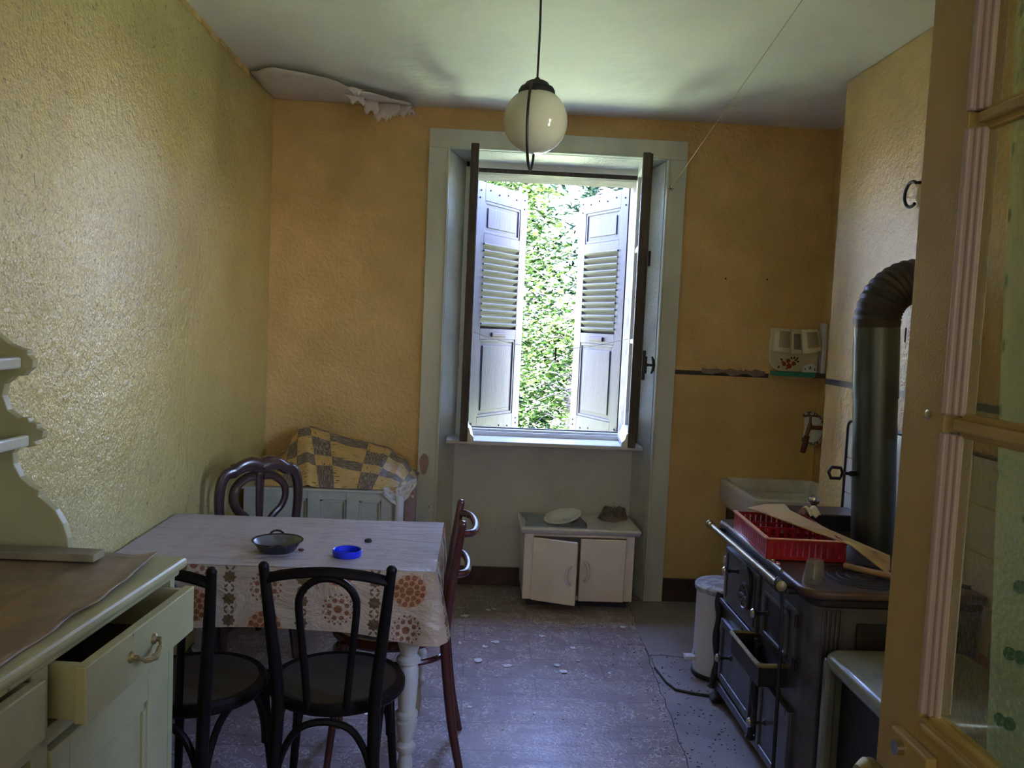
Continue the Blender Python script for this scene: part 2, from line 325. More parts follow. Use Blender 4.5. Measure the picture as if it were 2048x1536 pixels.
def opal_glass():
    m, nt, p, out = newmat('opal_glass'); p.inputs['Base Color'].default_value = (0.60, 0.63, 0.54, 1); p.inputs['Roughness'].default_value = 0.08
    p.inputs['Subsurface Weight'].default_value = 0.6; p.inputs['Subsurface Radius'].default_value = (0.05, 0.05, 0.04); p.inputs['Subsurface Scale'].default_value = 1.0
    return m
m_opal = opal_glass()
def leafmat(name, a, b, trans=0.15):
    m, nt, p, out = newmat(name); nt.nodes.remove(p)
    oi = coords(nt); f = ramp(nt, noise(nt, oi, 3.0, 4), 0.35, 0.65); c = mix(nt, f, a, b); c = mix(nt, ramp(nt, noise(nt, oi, 11.0, 2), 0.52, 0.60), c, tuple(q * 0.16 for q in a))
    d = nt.nodes.new('ShaderNodeBsdfDiffuse'); t = nt.nodes.new('ShaderNodeBsdfTranslucent'); x = nt.nodes.new('ShaderNodeMixShader'); x.inputs[0].default_value = trans
    nt.links.new(c, d.inputs[0]); nt.links.new(c, t.inputs[0]); nt.links.new(d.outputs[0], x.inputs[1]); nt.links.new(t.outputs[0], x.inputs[2]); nt.links.new(x.outputs[0], out.inputs[0])
    return m
m_leaf = leafmat('bright_leaf', (0.030, 0.066, 0.014), (0.082, 0.125, 0.036))
m_leaf2 = leafmat('blue_green_needle', (0.010, 0.026, 0.016), (0.024, 0.046, 0.030), 0.2)
m_leaf3 = leafmat('mid_green_leaf', (0.026, 0.058, 0.014), (0.068, 0.108, 0.030))
m_grass = mat('pale_mossy_gravel', (0.30, 0.36, 0.22), 0.9, layers=[((0.24, 0.33, 0.15), 1.5, 0.4, 0.7, 4), ((0.18, 0.24, 0.12), 30, 0.55, 0.75, 3)], bumps=[(40, 0.03, 3)])

def tablecloth_mat():
    m, nt, p, out = newmat('flowered_oilcloth')
    uv = nt.nodes.new('ShaderNodeUVMap'); sp = nt.nodes.new('ShaderNodeSeparateXYZ'); nt.links.new(uv.outputs[0], sp.inputs[0])
    u, v = S(nt, sp.outputs[0]) + 0.057, S(nt, sp.outputs[1])
    PU, PV = 0.225, 0.125
    cx = (u / PU).fr() * PU - PU / 2                       # medallion column, centre 0
    row = v / PV + ((u / PU).fl() * 0.5); cy = row.fr() * PV - PV / 2
    par = (row.fl() + (u / PU).fl()).mod(2.0).lt(0.5)
    r = (cx.sq() + cy.sq()).rt(); th = cy.atan2(cx)
    def ring(n, rad, size, ph=0.0):
        t = ((th * (n / (2 * PI)) + ph).fr() - 0.5) * (2 * PI / n * rad)
        return ((r - rad).sq() + t.sq()).rt().lt(size)
    dots = ring(8, 0.029, 0.0076).mx(r.lt(0.0125)).mx(ring(16, 0.0465, 0.0040)).mx(ring(16, 0.0405, 0.0022, 0.5))
    full = r.lt((th * 12.0).cos() * 0.003 + 0.053)
    vein = ring(12, 0.043, 0.0085).mx(ring(8, 0.025, 0.0085, 0.25)).mx(r.lt(0.013))
    # flower strip between the medallions
    sx = ((u / PU + 0.5).fr() - 0.5) * PU; sy = ((v / 0.068).fr() - 0.5) * 0.068
    fl = (sx.sq() + (sy * 1.05).sq()).rt().lt((sy.atan2(sx) * 8.0).cos() * 0.0022 + 0.0185)
    lx, ly = sx.ab() - 0.010, sy.ab() - 0.0275
    lf = (((lx + ly) / 0.0105).sq() + ((lx - ly) / 0.0050).sq()).lt(1.0)
    strip = fl.mx(lf)
    base = mix(nt, ramp(nt, noise(nt, coords(nt), 5, 4), 0.35, 0.7), (0.45, 0.34, 0.23), (0.34, 0.25, 0.17))
    c = mix(nt, strip, base, (0.115, 0.070, 0.028))
    c = mix(nt, dots * (par * -1.0 + 1.0), c, (0.20, 0.075, 0.030))
    c = mix(nt, full * par, c, (0.42, 0.20, 0.09)); c = mix(nt, vein * par, c, (0.20, 0.070, 0.025))
    # pale grey window glare painted over the level top
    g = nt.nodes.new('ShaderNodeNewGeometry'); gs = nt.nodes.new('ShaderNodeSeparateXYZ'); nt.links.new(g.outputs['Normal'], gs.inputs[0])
    dust_or_glare = S(nt, ramp(nt, noise(nt, coords(nt), 7, 5), 0.2, 0.6)) * 0.25 + 0.65
    top = v.lt(-0.004) * dust_or_glare
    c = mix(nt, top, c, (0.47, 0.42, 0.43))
    nt.links.new(c, p.inputs['Base Color']); p.inputs['Roughness'].default_value = 0.42; p.inputs['Specular IOR Level'].default_value = 0.5
    b = nt.nodes.new('ShaderNodeBump'); b.inputs['Distance'].default_value = 0.024
    nt.links.new(noise(nt, coords(nt, 'Object', (3.2, 9, 5)), 1.6, 5, 0.62, 0.8), b.inputs['Height']); nt.links.new(b.outputs[0], p.inputs['Normal'])
    return m
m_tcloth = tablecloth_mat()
def plaid_mat():
    m, nt, p, out = newmat('checked_wood_print_oilcloth')
    uv = nt.nodes.new('ShaderNodeUVMap'); sp = nt.nodes.new('ShaderNodeSeparateXYZ'); nt.links.new(uv.outputs[0], sp.inputs[0])
    u, v = S(nt, sp.outputs[0]), S(nt, sp.outputs[1])
    fu, fv = ((u / 0.205) + 0.30).fr(), ((v / 0.200) + 0.36).fr()
    bu, bv = fu.lt(0.40), fv.lt(0.36)
    band = (bu - bv).ab()                                  # one band only; where two cross the ground shows
    def streak(sx, sy, thr):
        mp = nt.nodes.new('ShaderNodeMapping'); mp.inputs['Scale'].default_value = (sx, sy, 1); nt.links.new(uv.outputs[0], mp.inputs[0])
        return S(nt, noise(nt, mp.outputs[0], 1.0, 2, 0.5)).gt(thr)
    dash = streak(26, 170, 0.64); dash_v = streak(170, 26, 0.64)
    gs = streak(30, 260, 0.47); gv = streak(260, 30, 0.47)
    ground = mix(nt, ramp(nt, noise(nt, coords(nt), 9, 4), 0.35, 0.7), (0.62, 0.42, 0.16), (0.50, 0.32, 0.11))
    c = mix(nt, dash * (bu * -1.0 + 1.0), ground, (0.045, 0.025, 0.012))
    c = mix(nt, dash_v * bu * bv, c, (0.045, 0.025, 0.012))
    grey = mix(nt, gs * bv + gv * bu, (0.30, 0.25, 0.19), (0.12, 0.095, 0.07))
    c = mix(nt, band, c, grey)
    g = nt.nodes.new('ShaderNodeNewGeometry')
    nt.links.new(c, p.inputs['Base Color']); p.inputs['Roughness'].default_value = 0.38
    b = nt.nodes.new('ShaderNodeBump'); b.inputs['Distance'].default_value = 0.01; nt.links.new(noise(nt, coords(nt), 9, 4), b.inputs['Height']); nt.links.new(b.outputs[0], p.inputs['Normal'])
    return m
m_plaid = plaid_mat()
m_liner = mat('white_oilcloth_back', (0.68, 0.67, 0.68), 0.5, layers=[((0.45, 0.30, 0.12), 9, 0.6, 0.68, 3)], bumps=[(30, 0.006, 3)])
def lino_mat():
    m, nt, p, out = newmat('worn_speckled_linoleum')
    co = coords(nt)
    c = mix(nt, ramp(nt, noise(nt, co, 1.4, 5), 0.35, 0.7), (0.31, 0.225, 0.225), (0.21, 0.155, 0.155))
    # short curly pale marbling flecks
    n1 = S(nt, noise(nt, co, 26, 2, 0.5, 1.6)); fleck = ((n1 - 0.5).ab()).lt(0.020) * S(nt, noise(nt, co, 9, 3)).gt(0.47)
    c = mix(nt, fleck * 0.85, c, (0.66, 0.60, 0.60))
    c = mix(nt, S(nt, ramp(nt, noise(nt, co, 42, 3), 0.62, 0.70)) * 0.7, c, (0.055, 0.04, 0.034))
    dust_or_glare = ramp(nt, noise(nt, co, 3.2, 6, 0.65), 0.50, 0.72); c = mix(nt, S(nt, dust_or_glare) * 0.55, c, (0.33, 0.30, 0.29))
    bk = nt.nodes.new('ShaderNodeTexBrick'); bk.inputs['Scale'].default_value = 1.0; bk.inputs['Mortar Size'].default_value = 0.006; bk.inputs['Brick Width'].default_value = 0.62; bk.inputs['Row Height'].default_value = 0.21; bk.inputs['Mortar Smooth'].default_value = 0.6
    bk.inputs['Color1'].default_value = (1, 1, 1, 1); bk.inputs['Color2'].default_value = (0.86, 0.85, 0.86, 1); bk.inputs['Mortar'].default_value = (0.62, 0.60, 0.60, 1); nt.links.new(co, bk.inputs['Vector'])
    ml = nt.nodes.new('ShaderNodeMix'); ml.data_type = 'RGBA'; ml.blend_type = 'MULTIPLY'; ml.inputs[0].default_value = 0.8; nt.links.new(c, ml.inputs[6]); nt.links.new(bk.outputs['Color'], ml.inputs[7]); c = ml.outputs[2]
    nt.links.new(c, p.inputs['Base Color'])
    r = nt.nodes.new('ShaderNodeMapRange'); r.inputs['To Min'].default_value = 0.30; r.inputs['To Max'].default_value = 0.55
    nt.links.new(noise(nt, co, 5, 5), r.inputs['Value']); nt.links.new(r.outputs[0], p.inputs['Roughness'])
    b = nt.nodes.new('ShaderNodeBump'); b.inputs['Distance'].default_value = 0.010
    nt.links.new(noise(nt, coords(nt, 'Object', (1.2, 5.5, 1)), 1.0, 2), b.inputs['Height'])
    b2 = nt.nodes.new('ShaderNodeBump'); b2.inputs['Distance'].default_value = 0.0015; nt.links.new(noise(nt, co, 90, 3), b2.inputs['Height']); nt.links.new(b.outputs[0], b2.inputs['Normal'])
    nt.links.new(b2.outputs[0], p.inputs['Normal']); return m
m_lino = lino_mat()
def counter_mat():
    m, nt, p, out = newmat('brown_wood_print_oilcloth'); co = coords(nt, 'Object', (3.0, 1.0, 1.0))
    c = mix(nt, ramp(nt, noise(nt, co, 3.5, 5, 0.6, 0.8), 0.35, 0.68), (0.36, 0.22, 0.08), (0.09, 0.055, 0.025))
    c = mix(nt, ramp(nt, noise(nt, coords(nt), 2.2, 4), 0.5, 0.75), c, (0.26, 0.20, 0.13))
    nt.links.new(c, p.inputs['Base Color']); p.inputs['Roughness'].default_value = 0.42
    b = nt.nodes.new('ShaderNodeBump'); b.inputs['Distance'].default_value = 0.006; nt.links.new(noise(nt, coords(nt), 7, 4), b.inputs['Height']); nt.links.new(b.outputs[0], p.inputs['Normal']); return m
m_counter = counter_mat()
def curtain_mat():
    m, nt, p, out = newmat('sheer_dotted_curtain'); nt.nodes.remove(p)
    uv = nt.nodes.new('ShaderNodeUVMap'); sp = nt.nodes.new('ShaderNodeSeparateXYZ'); nt.links.new(uv.outputs[0], sp.inputs[0])
    u, v = S(nt, sp.outputs[0]), S(nt, sp.outputs[1])
    col = (u / 0.11).fl(); a = ((u / 0.11).fr() - 0.3) * 0.11; b = ((v / 0.085 + col * 0.5).fr() - 0.5) * 0.085
    dot = (((a.ab() - 0.007) / 0.009).sq() + (b / 0.0085).sq()).lt(1.0)
    c = mix(nt, dot, (0.30, 0.37, 0.23), (0.04, 0.11, 0.05))
    d = nt.nodes.new('ShaderNodeBsdfDiffuse'); t = nt.nodes.new('ShaderNodeBsdfTranslucent'); x = nt.nodes.new('ShaderNodeMixShader'); x.inputs[0].default_value = 0.5
    tr = nt.nodes.new('ShaderNodeBsdfTransparent'); y = nt.nodes.new('ShaderNodeMixShader'); nt.links.new((dot * -0.28 + 0.34).k, y.inputs[0])
    nt.links.new(c, d.inputs[0]); nt.links.new(c, t.inputs[0]); nt.links.new(d.outputs[0], x.inputs[1]); nt.links.new(t.outputs[0], x.inputs[2])
    nt.links.new(x.outputs[0], y.inputs[1]); nt.links.new(tr.outputs[0], y.inputs[2]); nt.links.new(y.outputs[0], out.inputs[0]); return m
m_curt = curtain_mat()

# ------------------------------------------------------------------ the room shell
CZ = 2.675; XL, XR, XC, YB, YF = -1.14, 1.93, 1.60, 4.70, 0.32
floor = struct(MB().box(-1.4, 2.2, -2.0, 5.2, -0.25, 0).obj('floor', m_slab, smooth=0))
# linoleum over the cement, its right edge ragged
edge = []
yy = 0.40
while yy < 4.70:
    edge.append((0.735 + (yy - 1.6) * 0.056 + random.uniform(-0.006, 0.006), yy)); yy += 0.06
MB().prism([(XL, 0.40)] + edge + [(0.905, 4.70), (XL, 4.70)], 0.0, 0.004).obj('linoleum_sheet', m_lino, floor, smooth=0)
MB().prism([(-0.19, 4.70), (1.0, 4.70), (0.93, 4.88), (-0.10, 4.88)], 0.0, 0.004).obj('alcove_linoleum', m_lino, floor, smooth=0)
slab = [(0.872, 3.84), (0.93, 3.85), (1.02, 3.83), (1.12, 3.84), (1.12, 3.46), (1.055, 3.435), (0.98, 3.455), (0.91, 3.49), (0.885, 3.56), (0.868, 3.72)]
part_label(MB().prism(slab, 0.0, 0.012).obj('cracked_slab', m_slab, floor, smooth=0, bevel=0.002), 'lifted grey slab with a cracked edge')
MB().tube([(p[0], p[1], 0.004) for p in slab[4:]], 0.0055, 6).obj('crack_line', m_strip, floor, smooth=0)
MB().tube([(p[0] + 0.002, p[1], 0.001) for p in edge], 0.0032, 5).obj('ragged_edge', m_strip, floor, smooth=0)
MB().prism([(0.875, 4.25), (1.30, 4.24), (1.30, 3.86), (1.02, 3.85), (0.93, 3.87), (0.872, 3.86)], 0.0, 0.007).obj('hearth_slab', m_slab, floor, smooth=0)
ceiling = struct(MB().box(-1.4, 2.2, -2.0, 5.2, CZ, CZ + 0.3).obj('ceiling', m_ceil, smooth=0))
wl = struct(MB().box(-1.4, XL, -2.0, 5.2, -0.3, CZ).obj('wall_left', m_wall_l, smooth=0))
wrm = MB(); wrm.box(XR, 2.2, -2.0, 0.72, -0.3, CZ); wrm.box(XR, 2.2, 1.34, 5.2, -0.3, CZ); wrm.box(XR, 2.2, 0.72, 1.34, -0.3, 1.05); wrm.box(XR, 2.2, 0.72, 1.34, 2.25, CZ)
wr = struct(wrm.obj('wall_right', m_wall, smooth=0))
w2 = MB(); w2.box(2.06, 2.10, 0.72, 0.77, 1.05, 2.25); w2.box(2.06, 2.10, 1.29, 1.34, 1.05, 2.25); w2.box(2.06, 2.10, 0.77, 1.29, 1.05, 1.10); w2.box(2.06, 2.10, 0.77, 1.29, 2.20, 2.25); w2.box(2.06, 2.10, 0.77, 1.29, 1.64, 1.67)
w2o = struct(w2.obj('added_window', m_white, smooth=0, bevel=0.003))  # unseen window added to brighten the left wall
for (za, zb) in ((1.10, 1.64), (1.67, 2.20)): MB().box(2.078, 2.082, 0.77, 1.29, za, zb).obj('pane', m_glass, w2o, smooth=0)
MB().box(1.90, 2.10, 0.68, 1.38, 1.025, 1.05).obj('added_sill_board', m_white, w2o, smooth=0, bevel=0.004)
wc = struct(MB().box(XC, XR, 1.7, 3.82, 0, CZ).obj('wall_chimney', m_wall, smooth=0, bevel=0.012, seg=3))
wb = MB()
wb.prism([(XL, 4.70), (-0.19, 4.70), (-0.11, 4.88), (-0.06, 4.89), (-0.06, 5.2), (XL, 5.2)], -0.3, CZ)
wb.prism([(XR, 4.70), (XR, 5.2), (0.90, 5.2), (0.90, 4.89), (0.94, 4.88), (1.0, 4.70)], -0.3, CZ)
wb.prism([(4.70, 2.46), (4.88, 2.43), (4.88, 2.385), (5.2, 2.385), (5.2, CZ), (4.70, CZ)], -0.19, 1.0, 'x')
wb.box(-0.11, 0.94, 4.88, 5.2, -0.3, 0.855)
wall_back = struct(wb.obj('wall_back', m_wall, smooth=0))
wf = MB(); wf.box(XL, -0.85, 0.20, YF, 0, CZ); wf.box(0.66, XR, 0.20, YF, 0, CZ); wf.box(-0.85, 0.66, 0.20, YF, 2.20, CZ)
struct(wf.obj('wall_front', m_wall, smooth=0))
struct(MB().box(-1.4, 2.2, -2.3, -2.0, -0.3, CZ).obj('wall_hall', m_wall, smooth=0))
struct(MB().box(-1.6, 2.4, -3.0, 5.2, CZ + 0.3, 4.7).obj('wall_sun_block', m_outer, smooth=0))  # unseen block added above the room so its shadow covers the shutters
of = MB(); of.box(-1.6, -0.06, 5.2, 5.215, -0.6, CZ + 0.3); of.box(0.90, 2.4, 5.2, 5.215, -0.6, CZ + 0.3); of.box(-0.06, 0.90, 5.2, 5.215, 2.385, CZ + 0.3); of.box(-0.06, 0.90, 5.2, 5.215, -0.6, 0.82)
of.box(-0.062, -0.055, 4.94, 5.2, 0.86, 2.39); of.box(0.895, 0.902, 4.94, 5.2, 0.86, 2.39); of.box(-0.06, 0.90, 4.94, 5.2, 2.379, 2.39)
of.obj('outer_render', m_outer, wall_back, smooth=0)
# window alcove linings
MB().add([(-0.19, 4.695, 0), (-0.19, 4.695, 2.455), (-0.105, 4.882, 2.425), (-0.105, 4.882, 0), (-0.184, 4.692, 0), (-0.184, 4.692, 2.452), (-0.099, 4.879, 2.422), (-0.099, 4.879, 0)],
         [(3, 2, 1, 0), (4, 5, 6, 7), (0, 1, 5, 4), (1, 2, 6, 5), (2, 3, 7, 6), (3, 0, 4, 7)]).obj('reveal_lining', m_reveal, wall_back, smooth=0)
MB().add([(1.0, 4.695, 0), (1.0, 4.695, 2.455), (0.936, 4.882, 2.425), (0.936, 4.882, 0), (0.994, 4.692, 0), (0.994, 4.692, 2.452), (0.93, 4.879, 2.422), (0.93, 4.879, 0)],
         [(0, 1, 2, 3), (7, 6, 5, 4), (4, 5, 1, 0), (5, 6, 2, 1), (6, 7, 3, 2), (7, 4, 0, 3)]).obj('reveal_lining', m_reveal, wall_back, smooth=0)
MB().prism([(4.695, 2.456), (4.88, 2.426), (4.88, 2.432), (4.695, 2.462)], -0.19, 1.0, 'x').obj('soffit_lining', m_reveal, wall_back, smooth=0)
MB().box(-0.105, 0.935, 4.874, 4.882, 0.0, 0.853).obj('apron_panel', m_apron, wall_back, smooth=0)
# casing boards
for i, (a, b, z0, z1) in enumerate(((-0.298, -0.186, 0.0, 2.458), (0.998, 1.106, 0.0, 2.458), (-0.298, 1.106, 2.458, 2.560))):
    t = struct(MB().box(a, b, 4.668, 4.70, z0, z1).obj('trim_%d' % (i + 1), m_trim, smooth=0, bevel=0.003))
    if i < 2:
        x = -0.186 if i == 0 else 0.998; s = -1 if i == 0 else 1
        MB().box(min(x, x + s * 0.012), max(x, x + s * 0.012), 4.655, 4.669, 0.0, 2.458).obj('bead', m_trim, t, smooth=0, bevel=0.004)
    else:
        MB().box(-0.186, 0.998, 4.655, 4.669, 2.458, 2.470).obj('bead', m_trim, t, smooth=0, bevel=0.004)
chip = [(0.06 * math.cos(a) * (0.42 + 0.05 * math.sin(3 * a)) - 0.262, 0.735 + 0.06 * math.sin(a)) for a in [i * PI / 8 for i in range(16)]]
part_label(MB().prism(chip, 4.6655, 4.668, 'y').obj('bare_patch', m_pink, bpy.data.objects['trim_1'], smooth=0), 'pinkish bare patch where the paint flaked off')
# base boards
bb = MB(); bb.box(XL, -0.298, 4.676, 4.70, 0, 0.13); bb.box(1.106, XR, 4.676, 4.70, 0, 0.13); struct(bb.obj('baseboard_back', m_base, smooth=0, bevel=0.003))
struct(MB().box(-0.10, 0.932, 4.858, 4.874, 0.004, 0.112).obj('baseboard_alcove', m_base, smooth=0, bevel=0.003))
struct(MB().box(XL, XL + 0.022, 0.42, 4.676, 0, 0.13).obj('baseboard_left', m_base, smooth=0, bevel=0.003))
struct(MB().box(XR - 0.02, XR, 3.82, 4.676, 0, 0.13).obj('baseboard_right', m_base, smooth=0, bevel=0.003))
# black dividing strip along the back wall and chimney
st = MB(); st.box(1.106, 1.642, 4.6975, 4.7005, 1.290, 1.314); t4 = struct(st.obj('trim_4', m_strip, smooth=0))
struct(MB().box(XC - 0.003, XC, 1.7, 3.82, 1.320, 1.345).obj('trim_5', m_strip, smooth=0))
# bare plaster scar above the strip, and the loose paint curling off it
top = [(1.262 + i * 0.02, 1.331 + 0.006 * math.sin(i * 1.7) + random.uniform(-0.003, 0.003)) for i in range(19)]
bot = [(1.262 + i * 0.02, 1.302 - 0.006 * math.sin(i * 0.9) + random.uniform(-0.005, 0.005)) for i in range(19)]
part_label(MB().prism(bot + top[::-1], 4.6965, 4.6995, 'y').obj('plaster_scar', m_scar, wall_back, smooth=0), 'reddish bare plaster where the paint fell off')
def curl(x0, x1, z0, h, lift, seed):
    def fn(a, b):
        x = x0 + (x1 - x0) * a; z = z0 + h * b + 0.004 * math.sin(a * 9 + seed)
        return (x, 4.698 - lift * (1 - b) ** 2 - 0.002, z)
    return MB().grid(fn, 10, 4)
for a in ((1.262, 1.345, 1.330, 0.02, 0.008, 1), (1.345, 1.485, 1.332, 0.03, 0.014, 3)):
    curl(*a).obj('curling_paint', m_wall, wall_back, solid=0.001, smooth=60)
MB().grid(lambda a, b: (1.466 + 0.028 * a + 0.005 * math.sin(b * 3), 4.697 - 0.022 * a * a, 1.332 + 0.055 * b - 0.008 * a * a), 5, 6).obj('curling_paint', m_wall, wall_back, solid=0.001, smooth=60)
for (x, z) in ((1.366, 1.832), (1.600, 1.838)): MB().ball((x, 4.6985, z), 0.0055, 8, (1, 0.35, 1)).obj('nail_hole', m_nail, wall_back)
# white tiles with a rounded dark edge strip on the chimney behind the stove
for iy in range(9):
    for iz in range(4):
        y1 = 3.528 - iy * 0.152; z0 = 0.58 + iz * 0.15
        MB().box(XC - 0.006, XC, y1 - 0.149, y1, z0, z0 + 0.147).obj('tile', m_tile, wc, smooth=0, bevel=0.0015, seg=1)
MB().tube([(XC - 0.006, 3.535, 0.55), (XC - 0.006, 3.535, 1.15)] + [(XC - 0.006, 3.500 + 0.035 * math.cos(a), 1.150 + 0.035 * math.sin(a)) for a in (0.4, 0.8, 1.2, 1.57)] + [(XC - 0.006, 2.15, 1.185)], 0.007, 8).obj('tile_edging', m_strip, wc)
# peeling paint sagging from the ceiling in the back left corner
fr = [(-1.138, 4.19), (-1.02, 4.03), (-0.97, 4.012), (-0.88, 4.05), (-0.80, 4.08), (-0.73, 4.17), (-0.656, 4.27), (-0.58, 4.35), (-0.50, 4.42), (-0.392, 4.49)]
def sheet(a, b):
    k = a * (len(fr) - 1); i = min(int(k), len(fr) - 2); t = k - i
    x, y = fr[i][0] * (1 - t) + fr[i + 1][0] * t, fr[i][1] * (1 - t) + fr[i + 1][1] * t
    y = y + (4.698 - y) * b; n = mnoise.noise(Vector((x * 9, y * 9, 1.3)))
    if b == 0: y += 0.02 * mnoise.noise(Vector((x * 40, 3, 0)))
    sag = 0.030 * (1 - b) ** 1.2 + 0.012 * math.sin(PI * b) + 0.010 * n
    if a < 0.08: sag *= a / 0.08
    return (x, y, CZ - 0.003 - max(0.0, sag))
MB().grid(sheet, 40, 12).obj('peeling_paint', m_peel, ceiling, solid=0.0015, smooth=50)
flaps = [(-0.66, 4.42, 0.10, 0.05, 0.4), (-0.60, 4.50, 0.10, 0.085, 0.1), (-0.54, 4.55, 0.09, 0.115, -0.2), (-0.49, 4.55, 0.07, 0.095, 0.2), (-0.43, 4.57, 0.09, 0.075, -0.3), (-0.64, 4.28, 0.09, 0.035, 0.8), (-0.40, 4.60, 0.05, 0.05, 0.1)]
for k, (fx, fy, fw, fl_, rz) in enumerate(flaps):
    fl_ *= 0.62
    def fn(a, b, k=k, fw=fw, fl_=fl_):
        wd = fw * (1 - 0.45 * b * b * (1 if k % 2 else 0.6)) * (1 + 0.15 * math.sin(b * 7 + k)); c = b * 1.9
        return ((a - 0.5) * wd + 0.01 * math.sin(b * 5 + k), fl_ * (0.55 * math.sin(c) - 0.25 * b), -fl_ * (1 - math.cos(c)) * 0.95 - 0.012 * b * math.sin(a * 9 + k))
    MB().grid(fn, 6, 8).xf(Matrix.Translation((fx, fy, CZ - 0.03)) @ Matrix.Rotation(rz, 4, 'Z') @ Matrix.Rotation(PI, 4, 'Z')).obj('peeling_flap', m_peel, ceiling, solid=0.0012, smooth=60)
# flaked edge on the left wall top
rim = MB(); 
for i in range(26):
    y = 1.2 + i * 0.115; rim.box(XL, XL + random.uniform(0.006, 0.012), y, y + 0.10, CZ - random.uniform(0.018, 0.03), CZ)
struct(rim.obj('trim_6', m_wall, smooth=0, bevel=0.003))

# ------------------------------------------------------------------ window, casements, shutters
win = struct(MB().box(-0.146, 0.945, 4.640, 4.90, 0.857, 0.880).obj('window_1', m_white, smooth=0, bevel=0.006, seg=3))
fm = MB(); fm.box(-0.10, -0.045, 4.865, 4.925, 0.88, 2.43); fm.box(0.88, 0.936, 4.865, 4.925, 0.88, 2.43); fm.box(-0.10, 0.936, 4.865, 4.925, 2.398, 2.432)
fm.obj('window_frame', m_white, win, smooth=0, bevel=0.003)
MB().box(-0.06, 0.90, 4.875, 4.945, 2.374, 2.398).obj('head_rebate', m_darkwood, win, smooth=0)
fb = MB(); fb.box(-0.045, 0.88, 4.868, 4.925, 0.88, 0.905); fb.box(-0.045, 0.88, 4.885, 4.925, 0.905, 0.918); fb.obj('bottom_rail', m_white, win, smooth=0, bevel=0.003)
MB().box(-0.045, 0.88, 4.92, 4.94, 0.905, 0.924).obj('sill_rebate', m_darkwood, win, smooth=0)
MB().box(-0.06, 0.90, 4.925, 5.26, 0.82, 0.872).obj('outer_sill', m_outer, win, smooth=0, bevel=0.004)
def casement(hinge, free, sgn):
    d = Vector((free[0] - hinge[0], free[1] - hinge[1])); ln = d.length; M = frame_matrix((hinge[0], hinge[1], 0), math.atan2(d.y, d.x))
    z0, z1, T = 0.905, 2.437, 0.0175
    a = MB(); a.box(0, 0.05, -T, T, z0, z1); a.box(0.05, ln - 0.055, -T, T, z0, z0 + 0.075); a.box(0.05, ln - 0.055, -T, T, z1 - 0.055, z1)
    cs = a.xf(M).obj('casement', m_white, win, smooth=0, bevel=0.003)
    MB().box(ln - 0.055, ln, -T - 0.003, T + 0.003, z0 - 0.002, z1 + 0.004).xf(M).obj('meeting_stile', m_darkwood, cs, smooth=0, bevel=0.004)  # stile drawn darker than the white casement
    zs = [z0 + 0.075, 1.46, 1.97, z1 - 0.055]
    for z in zs[1:3]: MB().box(0.05, ln - 0.055, -0.012, 0.012, z - 0.012, z + 0.012).xf(M).obj('muntin', m_white, cs, smooth=0, bevel=0.004)
    for q in range(3): MB().box(0.045, ln - 0.05, -0.0015, 0.0015, zs[q] + (0.012 if q else 0), zs[q + 1] - (0.012 if q < 2 else 0)).xf(M).obj('pane', m_glass, cs, smooth=0)
    # weather bar along the foot, on the outer face
    pr = [(0.0, 0.0), (0.0, 0.075), (0.010, 0.070), (0.018, 0.040), (0.034, 0.024), (0.036, 0.0), (0.028, -0.012), (0.010, -0.008)]
    pr = [(sgn * (T + p[0]), z0 + p[1]) for p in pr]
    MB().prism(pr if sgn > 0 else pr[::-1], 0.01, ln - 0.004, 'x').xf(M).obj('weather_bar', m_white, cs, smooth=40)
    for z in (1.2, 2.2): MB().lathe([(0.007, 0), (0.007, 0.09)], (0.0, -sgn * T, z), 8).xf(M).obj('hinge', m_darkwood, cs)
    return cs, M, ln
cl, ML, lnL = casement((-0.062, 4.872), (-0.048, 4.42), 1)
cr, MR, lnR = casement((0.892, 4.872), (0.838, 4.42), -1)
MB().box(lnR - 0.045, lnR - 0.006, 0.0175, 0.031, 0.93, 2.437).xf(MR).obj('cover_strip', m_darkwood, cr, smooth=0, bevel=0.004)
hb = MB(); hb.box(lnR - 0.040, lnR - 0.006, 0.034, 0.050, 1.265, 1.420); hb.box(lnR - 0.034, lnR - 0.010, 0.050, 0.058, 1.30, 1.39); hb.box(lnR - 0.03, lnR - 0.012, 0.034, 0.046, 1.86, 1.94)
hb.xf(MR).obj('lock_case', m_black, cr, smooth=0, bevel=0.003)
hk = MB(); hk.lathe([(0.010, 0.056), (0.007, 0.064), (0.007, 0.085), (0.010, 0.09)], (lnR - 0.022, 0, 1.345), 10, 'y')
hk.tube([(lnR - 0.022, 0.082, 1.300), (lnR - 0.022, 0.090, 1.318), (lnR - 0.022, 0.094, 1.345), (lnR - 0.022, 0.090, 1.372), (lnR - 0.022, 0.082, 1.390)], [0.004, 0.008, 0.009, 0.008, 0.004], 8)
hk.xf(MR).obj('handle', m_black, cr)
